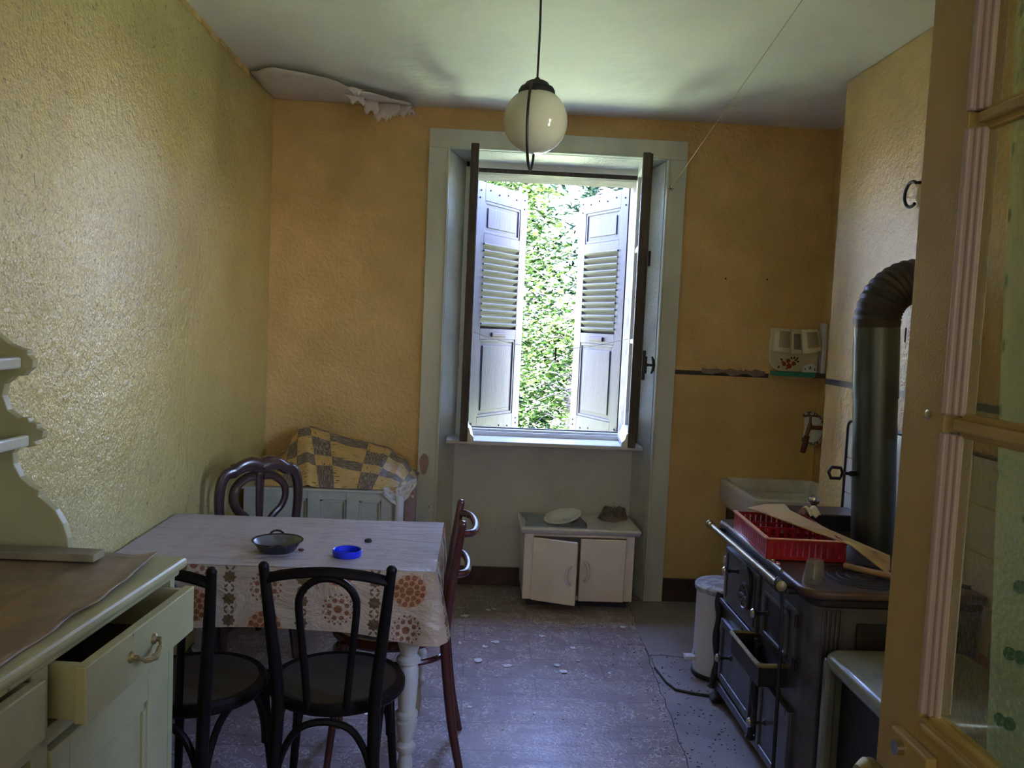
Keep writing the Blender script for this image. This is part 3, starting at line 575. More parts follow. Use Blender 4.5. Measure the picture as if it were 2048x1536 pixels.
def shutter(label, hinge, free, facing):
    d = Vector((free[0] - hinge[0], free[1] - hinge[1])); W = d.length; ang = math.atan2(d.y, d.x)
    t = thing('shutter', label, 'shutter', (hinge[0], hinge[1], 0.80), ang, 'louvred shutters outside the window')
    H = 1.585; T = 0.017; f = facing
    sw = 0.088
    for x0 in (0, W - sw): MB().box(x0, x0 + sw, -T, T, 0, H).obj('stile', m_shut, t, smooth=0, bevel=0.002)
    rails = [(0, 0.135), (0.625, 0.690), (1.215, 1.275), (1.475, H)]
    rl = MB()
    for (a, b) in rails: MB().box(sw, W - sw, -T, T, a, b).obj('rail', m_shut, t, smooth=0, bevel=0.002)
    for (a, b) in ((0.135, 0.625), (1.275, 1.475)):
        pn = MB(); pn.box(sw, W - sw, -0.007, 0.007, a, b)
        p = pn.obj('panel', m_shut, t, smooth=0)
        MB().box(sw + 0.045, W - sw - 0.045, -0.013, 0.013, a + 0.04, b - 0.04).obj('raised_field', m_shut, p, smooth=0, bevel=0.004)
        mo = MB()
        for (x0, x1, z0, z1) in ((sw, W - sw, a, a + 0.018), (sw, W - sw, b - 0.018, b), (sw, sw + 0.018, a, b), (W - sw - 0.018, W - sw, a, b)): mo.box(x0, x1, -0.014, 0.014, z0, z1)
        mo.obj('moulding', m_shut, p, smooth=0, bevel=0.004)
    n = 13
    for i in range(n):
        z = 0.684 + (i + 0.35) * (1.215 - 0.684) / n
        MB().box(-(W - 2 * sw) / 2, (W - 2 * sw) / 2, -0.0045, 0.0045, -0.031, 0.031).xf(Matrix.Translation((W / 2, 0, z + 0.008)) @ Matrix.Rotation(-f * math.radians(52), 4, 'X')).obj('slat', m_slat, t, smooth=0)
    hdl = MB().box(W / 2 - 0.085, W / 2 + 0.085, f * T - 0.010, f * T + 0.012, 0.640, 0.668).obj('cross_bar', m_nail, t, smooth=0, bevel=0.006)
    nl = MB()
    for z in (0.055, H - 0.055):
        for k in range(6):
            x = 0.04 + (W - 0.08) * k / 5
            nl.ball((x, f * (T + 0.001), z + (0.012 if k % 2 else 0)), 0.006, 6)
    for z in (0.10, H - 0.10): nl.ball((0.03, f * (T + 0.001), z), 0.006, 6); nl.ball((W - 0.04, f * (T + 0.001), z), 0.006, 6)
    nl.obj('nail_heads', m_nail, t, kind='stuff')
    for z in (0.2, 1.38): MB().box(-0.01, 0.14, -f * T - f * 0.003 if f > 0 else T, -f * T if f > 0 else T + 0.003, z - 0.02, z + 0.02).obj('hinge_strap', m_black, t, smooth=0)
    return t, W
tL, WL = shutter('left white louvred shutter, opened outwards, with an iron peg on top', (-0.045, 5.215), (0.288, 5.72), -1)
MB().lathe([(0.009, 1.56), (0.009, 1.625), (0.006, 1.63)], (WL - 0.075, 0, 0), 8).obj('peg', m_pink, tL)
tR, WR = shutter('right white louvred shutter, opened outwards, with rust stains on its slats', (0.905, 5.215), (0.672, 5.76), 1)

# ------------------------------------------------------------------ open glazed door on the right
DX0, DX1, DY0, DY1, DZ = 0.620, 0.658, 0.40, 1.200, 2.10
zp = [(1.035, 1.408), (1.440, 1.802), (1.832, 2.02)]
gy0, gy1 = 0.51, 1.078
dm = MB()
dm.box(DX0, DX1, gy1 + 0.014, DY1, 0.012, DZ); dm.box(DX0, DX1, DY0, gy0, 0.012, DZ)
dm.box(DX0, DX1, gy0, gy1 + 0.014, 2.02, DZ); dm.box(DX0, DX1, gy0, gy1 + 0.014, 0.86, 1.025); dm.box(DX0, DX1, gy0, gy1 + 0.014, 0.012, 0.20); dm.box(DX0 + 0.012, DX1 - 0.012, gy0, gy1 + 0.014, 0.20, 0.86)
door = struct(dm.obj('door_1', m_door, smooth=0, bevel=0.002))
for (a, b) in zp:
    MB().box(DX0 + 0.015, DX0 + 0.019, gy0 + 0.004, gy1 + 0.006, a - 0.006, b + 0.006).obj('glass_pane', m_dglass, door, smooth=0)
    bd = MB()
    for (x0, x1, y0) in ((DX0 - 0.004, DX1, gy1 + 0.004), (DX0 + 0.003, DX0 + 0.016, gy1 - 0.004), (DX0 + 0.008, DX0 + 0.016, gy1 - 0.011)):
        bd.box(x0, x1, y0, gy1 + 0.016, a - 0.004, b + 0.004)
    part_label(bd.obj('glazing_bead', m_bead, door, smooth=0, bevel=0.003), 'pinkish white vertical glazing bead')
for z0, z1 in ((1.408, 1.440), (1.802, 1.832)):
    mu = MB(); mu.box(DX0 + 0.002, DX1 - 0.004, gy0, gy1 - 0.004, z0 + 0.008, z1 - 0.008); mu.box(DX0 + 0.012, DX1 - 0.012, gy0, gy1 - 0.004, z0, z1)
    mu.obj('glazing_bar', m_door, door, smooth=0, bevel=0.003)
br = MB(); br.box(DX0 - 0.006, DX0 + 0.012, gy0, gy1 + 0.004, 1.012, 1.022); br.box(DX0 + 0.004, DX0 + 0.022, gy0, gy1, 1.022, 1.034); br.obj('bottom_bead', m_door, door, smooth=0, bevel=0.003)
lk = MB(); lk.box(DX0 - 0.016, DX0, 1.040, 1.135, 0.86, 0.992)
lock = lk.obj('lock_case', m_door, door, smooth=0, bevel=0.003)
MB().lathe([(0.010, 0), (0.010, 0.012), (0.004, 0.013)], (DX0 - 0.026, 1.103, 0.975), 12, 'x').obj('keyhole', m_chrome, lock)
MB().lathe([(0.003, -0.060), (0.020, -0.058), (0.030, -0.046), (0.030, -0.036), (0.018, -0.022), (0.011, -0.016), (0.016, -0.003), (0.018, 0.0)], (DX0 - 0.014, 1.105, 0.926), 18, 'x').obj('knob', m_brass, lock)
MB().lathe([(0.004, 0), (0.007, 0.002), (0.001, 0.005)], (DX0 - 0.005, 1.128, 1.432), 10, 'x').obj('screw_head', m_chrome, door)
hg = MB()
for z in (0.3, 1.9): hg.lathe([(0.008, z), (0.008, z + 0.09)], (DX1, DY0 - 0.004, 0), 8)
hg.obj('hinge', m_darkwood, door)
# sheer curtain hanging behind the door glass
def cf(a, b):
    y = 0.46 + (0.570 + 0.100 * b + 0.007 * math.sin(3.0 + 9.0 * (1 - b))) * a
    return (0.682 + 0.010 * math.sin(a * 38 + math.sin(b * 2.0)) + 0.004 * math.sin(b * 9 + a * 4), y, 0.72 + 1.30 * b)
cu = MB().grid(cf, 90, 24)
cuo = cu.obj('curtain', m_curt, smooth=180, uv=[((v.y - 0.975) * 1.25, v.z) for v in cu.v])
tag(cuo, 'sheer pale curtain with green dots behind the open door glass', 'curtain')
rod = MB().tube([(0.682, 0.44, 2.025), (0.682, 1.06, 2.025)], 0.005, 8); rodo = rod.obj('curtain_rod', m_brass); rodo.parent = cuo

# ------------------------------------------------------------------ dining table and its cloth
t = thing('dining_table', 'white painted dining table with turned legs against the left wall', 'table', (-0.60, 2.96, 0))
MB().box(-1.115, -0.115, 2.645, 3.270, 0.715, 0.738).obj('table_top', m_tleg, t, world=True, smooth=0, bevel=0.003)
for (a, b, c, d) in ((-1.05, -0.17, 2.67, 2.69), (-1.05, -0.17, 3.235, 3.255), (-1.06, -1.04, 2.69, 3.235), (-0.185, -0.165, 2.69, 3.235)):
    MB().box(a, b, c, d, 0.60, 0.715).obj('apron', m_tleg, t, world=True, smooth=0)
LEG = [(0.016, 0), (0.020, 0.03), (0.026, 0.07), (0.020, 0.11), (0.034, 0.130), (0.034, 0.142), (0.022, 0.155), (0.030, 0.185), (0.035, 0.208), (0.037, 0.222), (0.024, 0.230), (0.037, 0.238), (0.037, 0.250), (0.028, 0.258),
       (0.031, 0.30), (0.034, 0.36), (0.034, 0.40), (0.027, 0.412), (0.040, 0.420), (0.040, 0.432), (0.026, 0.442), (0.030, 0.458), (0.038, 0.485), (0.040, 0.515), (0.032, 0.548), (0.026, 0.560), (0.030, 0.575)]
for (x, y) in ((-0.178, 2.705), (-0.178, 3.215), (-1.0, 2.705), (-1.0, 3.215)):
    l = MB().lathe(LEG, (x, y, 0), 20); l.box(x - 0.03, x + 0.03, y - 0.03, y + 0.03, 0.572, 0.716); l.obj('leg', m_tleg, t, world=True)
# cloth: level top plus skirts along the front and the right-hand end with a folded corner
x0, x1, y0, y1, zt = -1.128, -0.098, 2.628, 3.285, 0.7405
cm = MB(); uvs = []
NX, NY = 40, 24
for j in range(NY + 1):
    for i in range(NX + 1):
        x = x0 + (x1 - x0) * i / NX; y = y0 + (y1 - y0) * j / NY
        edge_d = min(x1 - x, y - y0, 0.05) / 0.05
        wz = 0.0016 * mnoise.noise(Vector((x * 5, y * 16, 0))) + 0.0012 * mnoise.noise(Vector((x * 14 + y * 6, y * 30, 4)))
        cm.v.append(Vector((x, y, zt + 0.0012 + max(-0.001, wz) * edge_d))); uvs.append((x - x0, -(y - y0) - 0.004 * (1 if j else 0)))
for j in range(NY):
    for i in range(NX): cm.f.append((j * (NX + 1) + i, j * (NX + 1) + i + 1, (j + 1) * (NX + 1) + i + 1, (j + 1) * (NX + 1) + i))
path = [((x0 + (x1 - x0) * i / 60, y0), (0, -1)) for i in range(61)] + [((x1, y0 + (y1 - y0) * i / 36), (1, 0)) for i in range(1, 37)]
NS = 12; base_i = len(cm.v); L = 0.0; prev = None
for k, ((px, py), (nx, ny)) in enumerate(path):
    if prev: L += math.hypot(px - prev[0], py - prev[1])
    prev = (px, py)
    dc = (k - 60) / 6.0; cor = math.exp(-dc * dc * 0.5)                     # the folded corner
    for s_ in range(NS + 1):
        f = s_ / NS; drop = 0.193 + 0.038 * cor + 0.006 * math.sin(L * 9)
        out = 0.006 * min(1, f * 6) + 0.010 * f * math.sin(L * 13) * (0.4 if k < 60 else 1.4) + 0.008 * f
        wob = 0.010 * f * cor
        if k == 60: nx, ny = 0.5, -0.5
        sx_ = -0.020 * cor * f if (k < 60 and k > 52) else 0
        fold = 0.020 * f * math.sin(dc * 2.6) * cor
        cm.v.append(Vector((px + nx * (out + wob + fold) + sx_ + 0, py + ny * (out + wob + fold) , zt - drop * f - 0.0008 * (1 if s_ else 0)))); uvs.append((L, f * drop + 0.001))
for k in range(len(path) - 1):
    for s_ in range(NS):
        a = base_i + k * (NS + 1) + s_; cm.f.append((a, a + 1, a + NS + 2, a + NS + 1))
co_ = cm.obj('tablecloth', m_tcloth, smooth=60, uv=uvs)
tag(co_, 'flowered brown and beige oilcloth draped over the dining table, with pale glare painted on top', 'tablecloth')

# things on the table
t = thing('frying_pan', 'small black two-handled enamel pan on the tablecloth', 'pan', (-0.632, 2.805, 0.7425))
MB().lathe([(0.002, 0), (0.050, 0), (0.058, 0.004), (0.078, 0.034), (0.084, 0.037), (0.084, 0.039), (0.0765, 0.0365)], n=36, cap=False).obj('pan_body', m_pan, t)
MB().lathe([(0.0765, 0.0366), (0.056, 0.0065), (0.048, 0.0035), (0.001, 0.0035)], n=36, cap=False).obj('pan_inside', m_panin, t)
for a in (PI * 0.58, PI * 1.58):
    M = Matrix.Rotation(a, 4, 'Z')
    MB().tube(smooth_path([(0.078, -0.024, 0.034), (0.090, -0.022, 0.036), (0.102, -0.012, 0.041), (0.105, 0, 0.043), (0.102, 0.012, 0.041), (0.090, 0.022, 0.036), (0.078, 0.024, 0.034)], 4), 0.0038, 8).xf(M).obj('pan_handle', m_pan, t)
lid = MB().lathe([(0.001, 0.0), (0.045, 0.0), (0.047, 0.003), (0.048, 0.020), (0.046, 0.0225), (0.0435, 0.0205), (0.0425, 0.004), (0.001, 0.003)], (-0.397, 2.775, 0.7425), 36, cap=False).obj('jar_lid', m_blue)
tag(lid, 'bright blue plastic jar lid lying upturned on the tablecloth', 'lid')
cp = MB().lathe([(0.001, 0), (0.013, 0), (0.0135, 0.006), (0.011, 0.008), (0.010, 0.006), (0.001, 0.005)], (-0.352, 2.965, 0.742), 18, cap=False).obj('bottle_cap', m_black)
tag(cp, 'tiny black bottle cap near the back of the tablecloth', 'cap')
pb = MB().ball((-0.556, 2.815, 0.7465), 0.008, 8, (1.3, 0.8, 0.6)).obj('crumb', m_rubber); tag(pb, 'small reddish crumb beside the black pan on the tablecloth', 'crumb')

# ------------------------------------------------------------------ bentwood chairs
def bent_chair(label, loc, rz, wood, seat_m, style, group):
    t = thing('bentwood_chair', label, 'chair', loc, rz, group)
    for s in (-1, 1):
        p = smooth_path([(s * 0.158, -0.262, 0.0), (s * 0.140, -0.225, 0.18), (s * 0.131, -0.196, 0.42), (s * 0.134, -0.196, 0.52), (s * 0.152, -0.215, 0.70), (s * 0.168, -0.236, 0.858)], 5)
        n = len(p); MB().tube(p, [0.0135 + 0.0045 * math.sin(PI * i / (n - 1)) for i in range(n)], 12).ball(p[-1], 0.0148, 10).obj('rear_post', wood, t)
        p = smooth_path([(s * 0.165, 0.185, 0.0), (s * 0.150, 0.165, 0.20), (s * 0.140, 0.146, 0.36), (s * 0.136, 0.142, 0.44)], 5)
        n = len(p); MB().tube(p, [0.0115 + 0.0065 * i / (n - 1) for i in range(n)], 12).obj('front_leg', wood, t)
    # seat: bent ring and a dished panel
    MB().lathe([(0.170, 0.432), (0.190, 0.430), (0.198, 0.440), (0.198, 0.456), (0.190, 0.466), (0.172, 0.464)], n=44, cap=False).obj('seat_ring', wood, t)
    MB().lathe([(0.175, 0.445), (0.176, 0.464), (0.150, 0.459), (0.08, 0.455), (0.001, 0.454)], n=40, cap=False).obj('seat', seat_m, t)
    if style == 'hoop':
        rail = smooth_path([(-0.163, -0.230, 0.825), (-0.10, -0.243, 0.842), (0, -0.250, 0.852), (0.10, -0.243, 0.842), (0.163, -0.230, 0.825)], 5)
        MB().tube(rail, 0.016, 10, flat=0.62).obj('top_rail', wood, t)
        hp = [(-0.052, -0.185, 0.452), (-0.060, -0.193, 0.55), (-0.074, -0.212, 0.70), (-0.077, -0.220, 0.755)] + [(0.077 * math.cos(a), -0.222 - 0.012 * math.sin(a), 0.755 + 0.076 * math.sin(a)) for a in [PI - PI * i / 10 for i in range(1, 10)]] + [(0.077, -0.220, 0.755), (0.074, -0.212, 0.70), (0.060, -0.193, 0.55), (0.052, -0.185, 0.452)]
        MB().tube(smooth_path(hp, 3), 0.0105, 10).obj('back_hoop', wood, t)
    else:
        for (z, bulge, r, hw, yb) in ((0.825, 0.055, 0.0125, 0.163, -0.232), (0.685, 0.052, 0.0125, 0.150, -0.214)):
            MB().tube(smooth_path([(-hw, yb, z), (-hw * 0.75, yb - bulge * 0.75, z - 0.004), (0, yb - bulge, z - 0.006), (hw * 0.75, yb - bulge * 0.75, z - 0.004), (hw, yb, z)], 6), r, 10).obj('back_rail', wood, t)
    # inverted U braces under the seat
    if style == 'hoop':
        for (ax, ay, bx, by) in ((-0.136, -0.205, 0.136, -0.205), (0.137, -0.205, 0.143, 0.150), (-0.137, -0.205, -0.143, 0.150), (-0.143, 0.155, 0.143, 0.155)):
            a, b = Vector((ax, ay, 0.27)), Vector((bx, by, 0.27)); mid = (a + b) / 2
            def at(f, z): q = a.lerp(b, f); return (q.x, q.y, z)
            MB().tube(smooth_path([at(0.0, 0.215), at(0.02, 0.27), at(0.10, 0.345), at(0.25, 0.405), at(0.5, 0.424), at(0.75, 0.405), at(0.90, 0.345), at(0.98, 0.27), at(1.0, 0.215)], 4), 0.0105, 8).obj('brace', wood, t)
    else:
        MB().tube([(0.150 * math.cos(2 * PI * i / 40), -0.01 + 0.195 * math.sin(2 * PI * i / 40), 0.372) for i in range(40)], 0.010, 8, closed=True).obj('stretcher_ring', wood, t)
    return t
bent_chair('black bentwood chair with a hoop back in front of the table, nearest the middle', (-0.368, 2.462, 0.004), 0.0, m_bent, m_seat, 'hoop', 'bentwood chairs at the table')
bent_chair('black bentwood chair half hidden behind the open drawer of the green-grey dresser', (-0.768, 2.43, 0.004), math.radians(-12), m_bent, m_seat, 'hoop', 'bentwood chairs at the table')
bent_chair('red-brown bentwood chair with curved back rails at the right end of the table', (-0.263, 2.925, 0.004), math.radians(92), m_red, m_seat, 'rails', 'bentwood chairs at the table')

# ------------------------------------------------------------------ carved chair behind the table
t = thing('carved_chair', 'carved dark walnut chair with a pierced balloon back behind the table', 'chair', (-0.905, 3.66, 0), math.radians(38))
def bar(pts, r, flat=0.6, name='back_frame'):
    return MB().tube(smooth_path(pts, 5), r, 10, flat=flat).obj(name, m_carv, t)
hl = [(-0.150, 0, 0.47), (-0.168, 0, 0.60), (-0.178, 0, 0.72), (-0.172, 0, 0.80), (-0.150, 0, 0.845), (-0.115, 0, 0.855), (-0.085, 0, 0.875), (-0.04, 0, 0.885), (0, 0, 0.872)]
rr_ = [0.020, 0.021, 0.024, 0.026, 0.026, 0.024, 0.025, 0.026, 0.024]
for s in (-1, 1):
    pth = smooth_path([(s * p[0], p[1], p[2]) for p in hl], 5)
    MB().tube(pth, [0.022 + 0.013 * i / (len(pth) - 1) for i in range(len(pth))], 12, flat=0.8).obj('back_frame', m_carv, t)
    MB().tube(smooth_path([(s * 0.012, 0, 0.83), (s * 0.06, 0, 0.825), (s * 0.105, 0, 0.79), (s * 0.118, 0, 0.74), (s * 0.10, 0, 0.69), (s * 0.06, 0, 0.65), (s * 0.028, 0, 0.60), (s * 0.045, 0, 0.54), (s * 0.06, 0, 0.47)], 5), 0.021, 10, flat=0.7).obj('splat_scroll', m_carv, t)
    MB().tube([(s * 0.150, 0.01, 0.47), (s * 0.155, 0.0, 0.22), (s * 0.165, -0.05, 0.0)][::-1], [0.015, 0.02, 0.022], 10).obj('leg', m_carv, t)
    MB().lathe([(0.014, 0), (0.018, 0.06), (0.024, 0.25), (0.018, 0.33), (0.028, 0.36), (0.028, 0.42)], (s * 0.17, 0.36, 0), 14).obj('leg', m_carv, t)
cr_ = MB(); cr_.tube(smooth_path([(-0.12, 0, 0.86), (-0.06, 0, 0.878), (0, 0, 0.868), (0.06, 0, 0.878), (0.12, 0, 0.86)], 5), 0.030, 10, flat=0.6); cr_.obj('crest', m_carv, t)
MB().tube([(0, 0, 0.47), (0, 0, 0.60), (0, 0, 0.70), (0, 0, 0.84)], [0.030, 0.022, 0.030, 0.034], 10, flat=0.5).obj('splat', m_carv, t)
MB().prism([(-0.16, -0.01), (0.16, -0.01), (0.20, 0.40), (-0.20, 0.40)], 0.42, 0.47).obj('seat', m_seat, t, smooth=0, bevel=0.015, seg=3)

# ------------------------------------------------------------------ panelled chest in the back left corner, oilcloth over it
t = thing('panelled_chest', 'chipped cream panelled chest in the back left corner', 'chest', (-0.74, 4.40, 0))
MB().box(-1.10, -0.385, 4.175, 4.66, 0.02, 0.655).obj('carcass', m_chest, t, world=True, smooth=0, bevel=0.003)
for (a, b) in ((-1.105, -1.04), (-0.795, -0.735), (-0.605, -0.545), (-0.435, -0.378)):
    MB().box(a, b, 4.150, 4.176, 0.02, 0.668).obj('stile', m_chest, t, world=True, smooth=0, bevel=0.002)
for (a, b) in ((0.02, 0.09), (0.32, 0.37), (0.628, 0.668)):
    MB().box(-1.04, -0.435, 4.153, 4.176, a, b).obj('rail', m_chest, t, world=True, smooth=0, bevel=0.002)
mo = MB()
for (a, b) in ((-1.04, -0.795), (-0.735, -0.605), (-0.545, -0.435)):
    for (c, d) in ((0.09, 0.32), (0.37, 0.628)):
        for q in ((a, a + 0.012, c, d), (b - 0.012, b, c, d), (a, b, c, c + 0.012), (a, b, d - 0.012, d)): mo.box(q[0], q[1], 4.160, 4.177, q[2], q[3])
mo.obj('panel_moulding', m_chest, t, world=True, smooth=0, bevel=0.002)
MB().box(-1.115, -0.372, 4.142, 4.66, 0.668, 0.680).obj('lid_edge', m_chest, t, world=True, smooth=0, bevel=0.003)
rl = MB().lathe([(0.022, 0.01), (0.022, 0.665)], (-0.345, 4.135, 0), 18).obj('pipe_roll', m_white2); tag(rl, 'white tube standing upright at the right end of the chest', 'tube')
pk = MB().box(-0.322, -0.272, 4.20, 4.225, 0.004, 0.70).obj('pink_board', m_pink, smooth=0, bevel=0.002); tag(pk, 'narrow pinkish board standing between the chest and the window casing', 'board')
ridge = [(-1.09, 0.735), (-1.00, 0.80), (-0.955, 0.885), (-0.925, 0.928), (-0.88, 0.937), (-0.77, 0.912), (-0.62, 0.880), (-0.47, 0.842), (-0.36, 0.785), (-0.305, 0.72), (-0.285, 0.685)]
def oil(a, b):
    k = a * (len(ridge) - 1); i = min(int(k), len(ridge) - 2); q = k - i; q2 = q * q * (3 - 2 * q)
    x = ridge[i][0] + (ridge[i + 1][0] - ridge[i][0]) * q; rz_ = ridge[i][1] + (ridge[i + 1][1] - ridge[i][1]) * q2
    n = mnoise.noise(Vector((x * 6, b * 4, 2.0)))
    fx = -1.06 + 0.78 * a
    if b < 0.8:
        f = b / 0.8; xx = fx + (x - fx) * f; y = 4.165 + 0.40 * f; z = 0.684 + (rz_ - 0.684) * (f ** 0.85) + 0.012 * n * math.sin(PI * f)
        z += 0.020 * math.exp(-((xx + 0.90 - 0.10 * (1 - f)) / 0.02) ** 2) * math.sin(PI * min(1, f + 0.2))
    else:
        f = (b - 0.8) / 0.2; xx = x; y = 4.565 + 0.09 * f; z = rz_ - (rz_ - 0.69) * f ** 1.5
    if xx > -0.37: z -= 0.05 * ((xx + 0.37) / 0.1) ** 1.5 * (1 - b) * 0.8
    return (xx, y, max(z, 0.62))
og = MB().grid(oil, 60, 26)
uvo = []
for j in range(27):
    for i in range(61): uvo.append((0.86 * i / 60, 0.52 * j / 26))
oc = og.obj('checked_oilcloth', m_plaid, smooth=60, uv=uvo)
tag(oc, 'ochre and brown checked oilcloth heaped over the panelled chest', 'oilcloth')
def crum(a, b):
    n = mnoise.noise(Vector((a * 4.5, b * 4.0, 1.0))); n2 = mnoise.noise(Vector((a * 11, b * 9, 4.0)))
    x = -0.425 + 0.155 * a + 0.012 * n; z = 0.700 + 0.045 * a ** 1.5 - b * (0.022 + 0.075 * math.sin(PI * min(1.0, a * 0.75 + 0.12)) ** 2) + 0.008 * n2
    return (x, 4.138 + 0.05 * (1 - b) * a - 0.016 * n - 0.008 * n2 - 0.012 * b, z)
part = MB().grid(crum, 22, 12).obj('turned_back_corner', m_liner, oc, solid=0.001, smooth=25); part_label(part, 'white underside of the crumpled corner')

# ------------------------------------------------------------------ green-grey dresser on the left
def loc_dresser(label):
    t = thing('kitchen_dresser', label, 'dresser', (-0.632, 1.835, 0), -0.073)
    # front at x = 0, far end y = 0, towards the camera -y
    D, LN = -0.42, -1.00
    MB().box(D - 0.01, 0.022, LN - 0.01, 0.018, 0.968, 0.992).obj('counter', m_dress, t, smooth=0, bevel=0.010, seg=3)
    MB().box(D, 0.008, LN, 0.008, 0.953, 0.968).obj('counter_moulding', m_dress, t, smooth=0, bevel=0.005)
    MB().box(D, 0, -0.022, 0.0, 0.03, 0.953).obj('side_panel', m_dress, t, smooth=0)
    MB().box(D, 0, LN, LN + 0.022, 0.03, 0.953).obj('side_panel', m_dress, t, smooth=0)
    MB().box(D, D + 0.015, LN + 0.022, -0.022, 0.03, 0.953).obj('back_panel', m_dressin, t, smooth=0)
    MB().box(D + 0.015, 0, LN + 0.022, -0.022, 0.03, 0.05).obj('bottom_panel', m_dressin, t, smooth=0)
    MB().box(-0.022, 0, LN + 0.022, -0.022, 0.815, 0.845).obj('rail', m_dress, t, smooth=0, bevel=0.002)
    MB().box(-0.022, 0.0, -0.075, -0.022, 0.03, 0.845).obj('stile', m_dress, t, smooth=0, bevel=0.002)
    MB().box(-0.022, 0.0, -0.52, -0.475, 0.03, 0.953).obj('stile', m_dress, t, smooth=0, bevel=0.002)
    MB().box(-0.03, 0.004, LN, 0.0, 0.0, 0.035).obj('plinth', m_dress, t, smooth=0)
    for (a, b, px) in ((-0.475, -0.045, 0.062), (-0.955, -0.525, 0.026)):
        dr = MB().box(px - 0.020, px, a, b, 0.852, 0.948).obj('drawer', m_dress, t, smooth=0, bevel=0.0025)
        for (q0, q1) in ((a + 0.012, a + 0.024), (b - 0.024, b - 0.012)): MB().box(px - 0.36, px - 0.018, q0, q1, 0.854, 0.946).obj('drawer_side', m_dress, dr, smooth=0)
        bx = MB(); bx.box(px - 0.36, px - 0.02, a + 0.024, b - 0.024, 0.858, 0.866); bx.box(px - 0.37, px - 0.36, a + 0.012, b - 0.012, 0.856, 0.942)
        bx.obj('drawer_box', m_dressin, dr, smooth=0)
        m = (a + b) / 2 - 0.02
        h = MB()
        for s in (-0.045, 0.045): h.lathe([(0.011, 0), (0.010, 0.004), (0.005, 0.007), (0.005, 0.014)], (px, m + s, 0.905), 12, 'x')
        h.tube(smooth_path([(px + 0.013, m - 0.045, 0.905), (px + 0.020, m - 0.030, 0.895), (px + 0.024, m, 0.889), (px + 0.020, m + 0.030, 0.895), (px + 0.013, m + 0.045, 0.905)], 5), [0.0035] * 5 + [0.006] * 5 + [0.0075] + [0.006] * 5 + [0.0035] * 5, 8)
        h.obj('handle', m_brass, dr)
    # framed door, and the left one standing ajar
    def cdoor(a, b, ajar):
        W = b - a; m = MB(); q = 0.020
        for (c, d, z0, z1) in ((0, 0.055, 0.045, 0.805), (W - 0.055, W, 0.045, 0.805), (0.055, W - 0.055, 0.045, 0.12), (0.055, W - 0.055, 0.735, 0.805)): m.box(-q, 0, c, d, z0, z1)
        M = Matrix.Translation((0.006, a, 0)) @ Matrix.Rotation(ajar, 4, 'Z')
        o = m.xf(M).obj('door', m_dress, t, smooth=0, bevel=0.002)
        MB().box(-0.014, -0.008, 0.05, W - 0.05, 0.115, 0.74).xf(M).obj('door_panel', m_dress, o, smooth=0)
        ml = MB()
        for (c, d, z0, z1) in ((0.055, 0.070, 0.12, 0.735), (W - 0.070, W - 0.055, 0.12, 0.735), (0.055, W - 0.055, 0.12, 0.135), (0.055, W - 0.055, 0.72, 0.735)): ml.box(-0.009, -0.002, c, d, z0, z1)
        ml.xf(M).obj('moulding', m_dress, o, smooth=0, bevel=0.002)
        MB().box(0, 0.014, 0.012, 0.060, 0.66, 0.690).xf(M).obj('latch', m_batten, o, smooth=0, bevel=0.002)
    cdoor(-0.475, -0.077, 0)
    cdoor(-0.975, -0.555, -0.12)
    # plate rack above: scalloped end panels, back boards, two shelves with a white rail
    prof = [(-0.205, 0.992), (-0.208, 1.030), (-0.218, 1.062), (-0.236, 1.090), (-0.260, 1.110), (-0.272, 1.118), (-0.270, 1.132), (-0.290, 1.140), (-0.312, 1.158), (-0.326, 1.185), (-0.328, 1.208), (-0.318, 1.222),
            (-0.292, 1.222), (-0.276, 1.228), (-0.282, 1.236), (-0.264, 1.244), (-0.262, 1.258), (-0.276, 1.264), (-0.276, 1.272), (-0.292, 1.276), (-0.296, 1.286), (-0.315, 1.284), (-0.340, 1.300), (-0.350, 1.330), (-0.345, 1.355), (-0.325, 1.372),
            (-0.305, 1.374), (-0.298, 1.384), (-0.286, 1.392), (-0.284, 1.408), (-0.297, 1.418), (-0.296, 1.428), (-0.312, 1.432), (-0.335, 1.440), (-0.362, 1.46), (-0.385, 1.50), (-0.392, 1.56), (-0.392, 1.62), (-0.42, 1.62), (-0.42, 0.992)]
    prof = [(x - 0.012 if x > -0.39 else x, z) for x, z in prof]
    for y in (-0.030, -0.985): MB().prism(prof, y, y + 0.020, 'y').obj('end_panel', m_dress, t, smooth=0, bevel=0.002)
    for z, xf_ in ((1.238, -0.312), (1.402, -0.330)):
        s = MB().box(-0.415, xf_, -0.965, -0.030, z - 0.010, z + 0.002).obj('shelf', m_dress, t, smooth=0, bevel=0.002)
        r = MB().box(xf_ - 0.004, xf_ + 0.010, -0.965, -0.031, z - 0.013, z + 0.012).obj('shelf_rail', m_trim, s, smooth=0, bevel=0.005)
        MB().lathe([(0.004, 0), (0.004, 0.003)], (xf_ - 0.002, -0.034, z + 0.001), 8, 'y').obj('peg', m_nail, s)
    for k in range(6):
        y = -0.965 + k * 0.156
        MB().box(-0.420, -0.412, y, y + 0.154, 0.992, 1.615).obj('back_board', m_dress, t, smooth=0, bevel=0.0015)
    MB().box(-0.42, -0.388, -1.0, 0.0, 1.62, 1.645).obj('cornice', m_dress, t, smooth=0, bevel=0.006)
    return t
loc_dresser('green-grey painted kitchen dresser with open drawers and a scalloped plate rack')
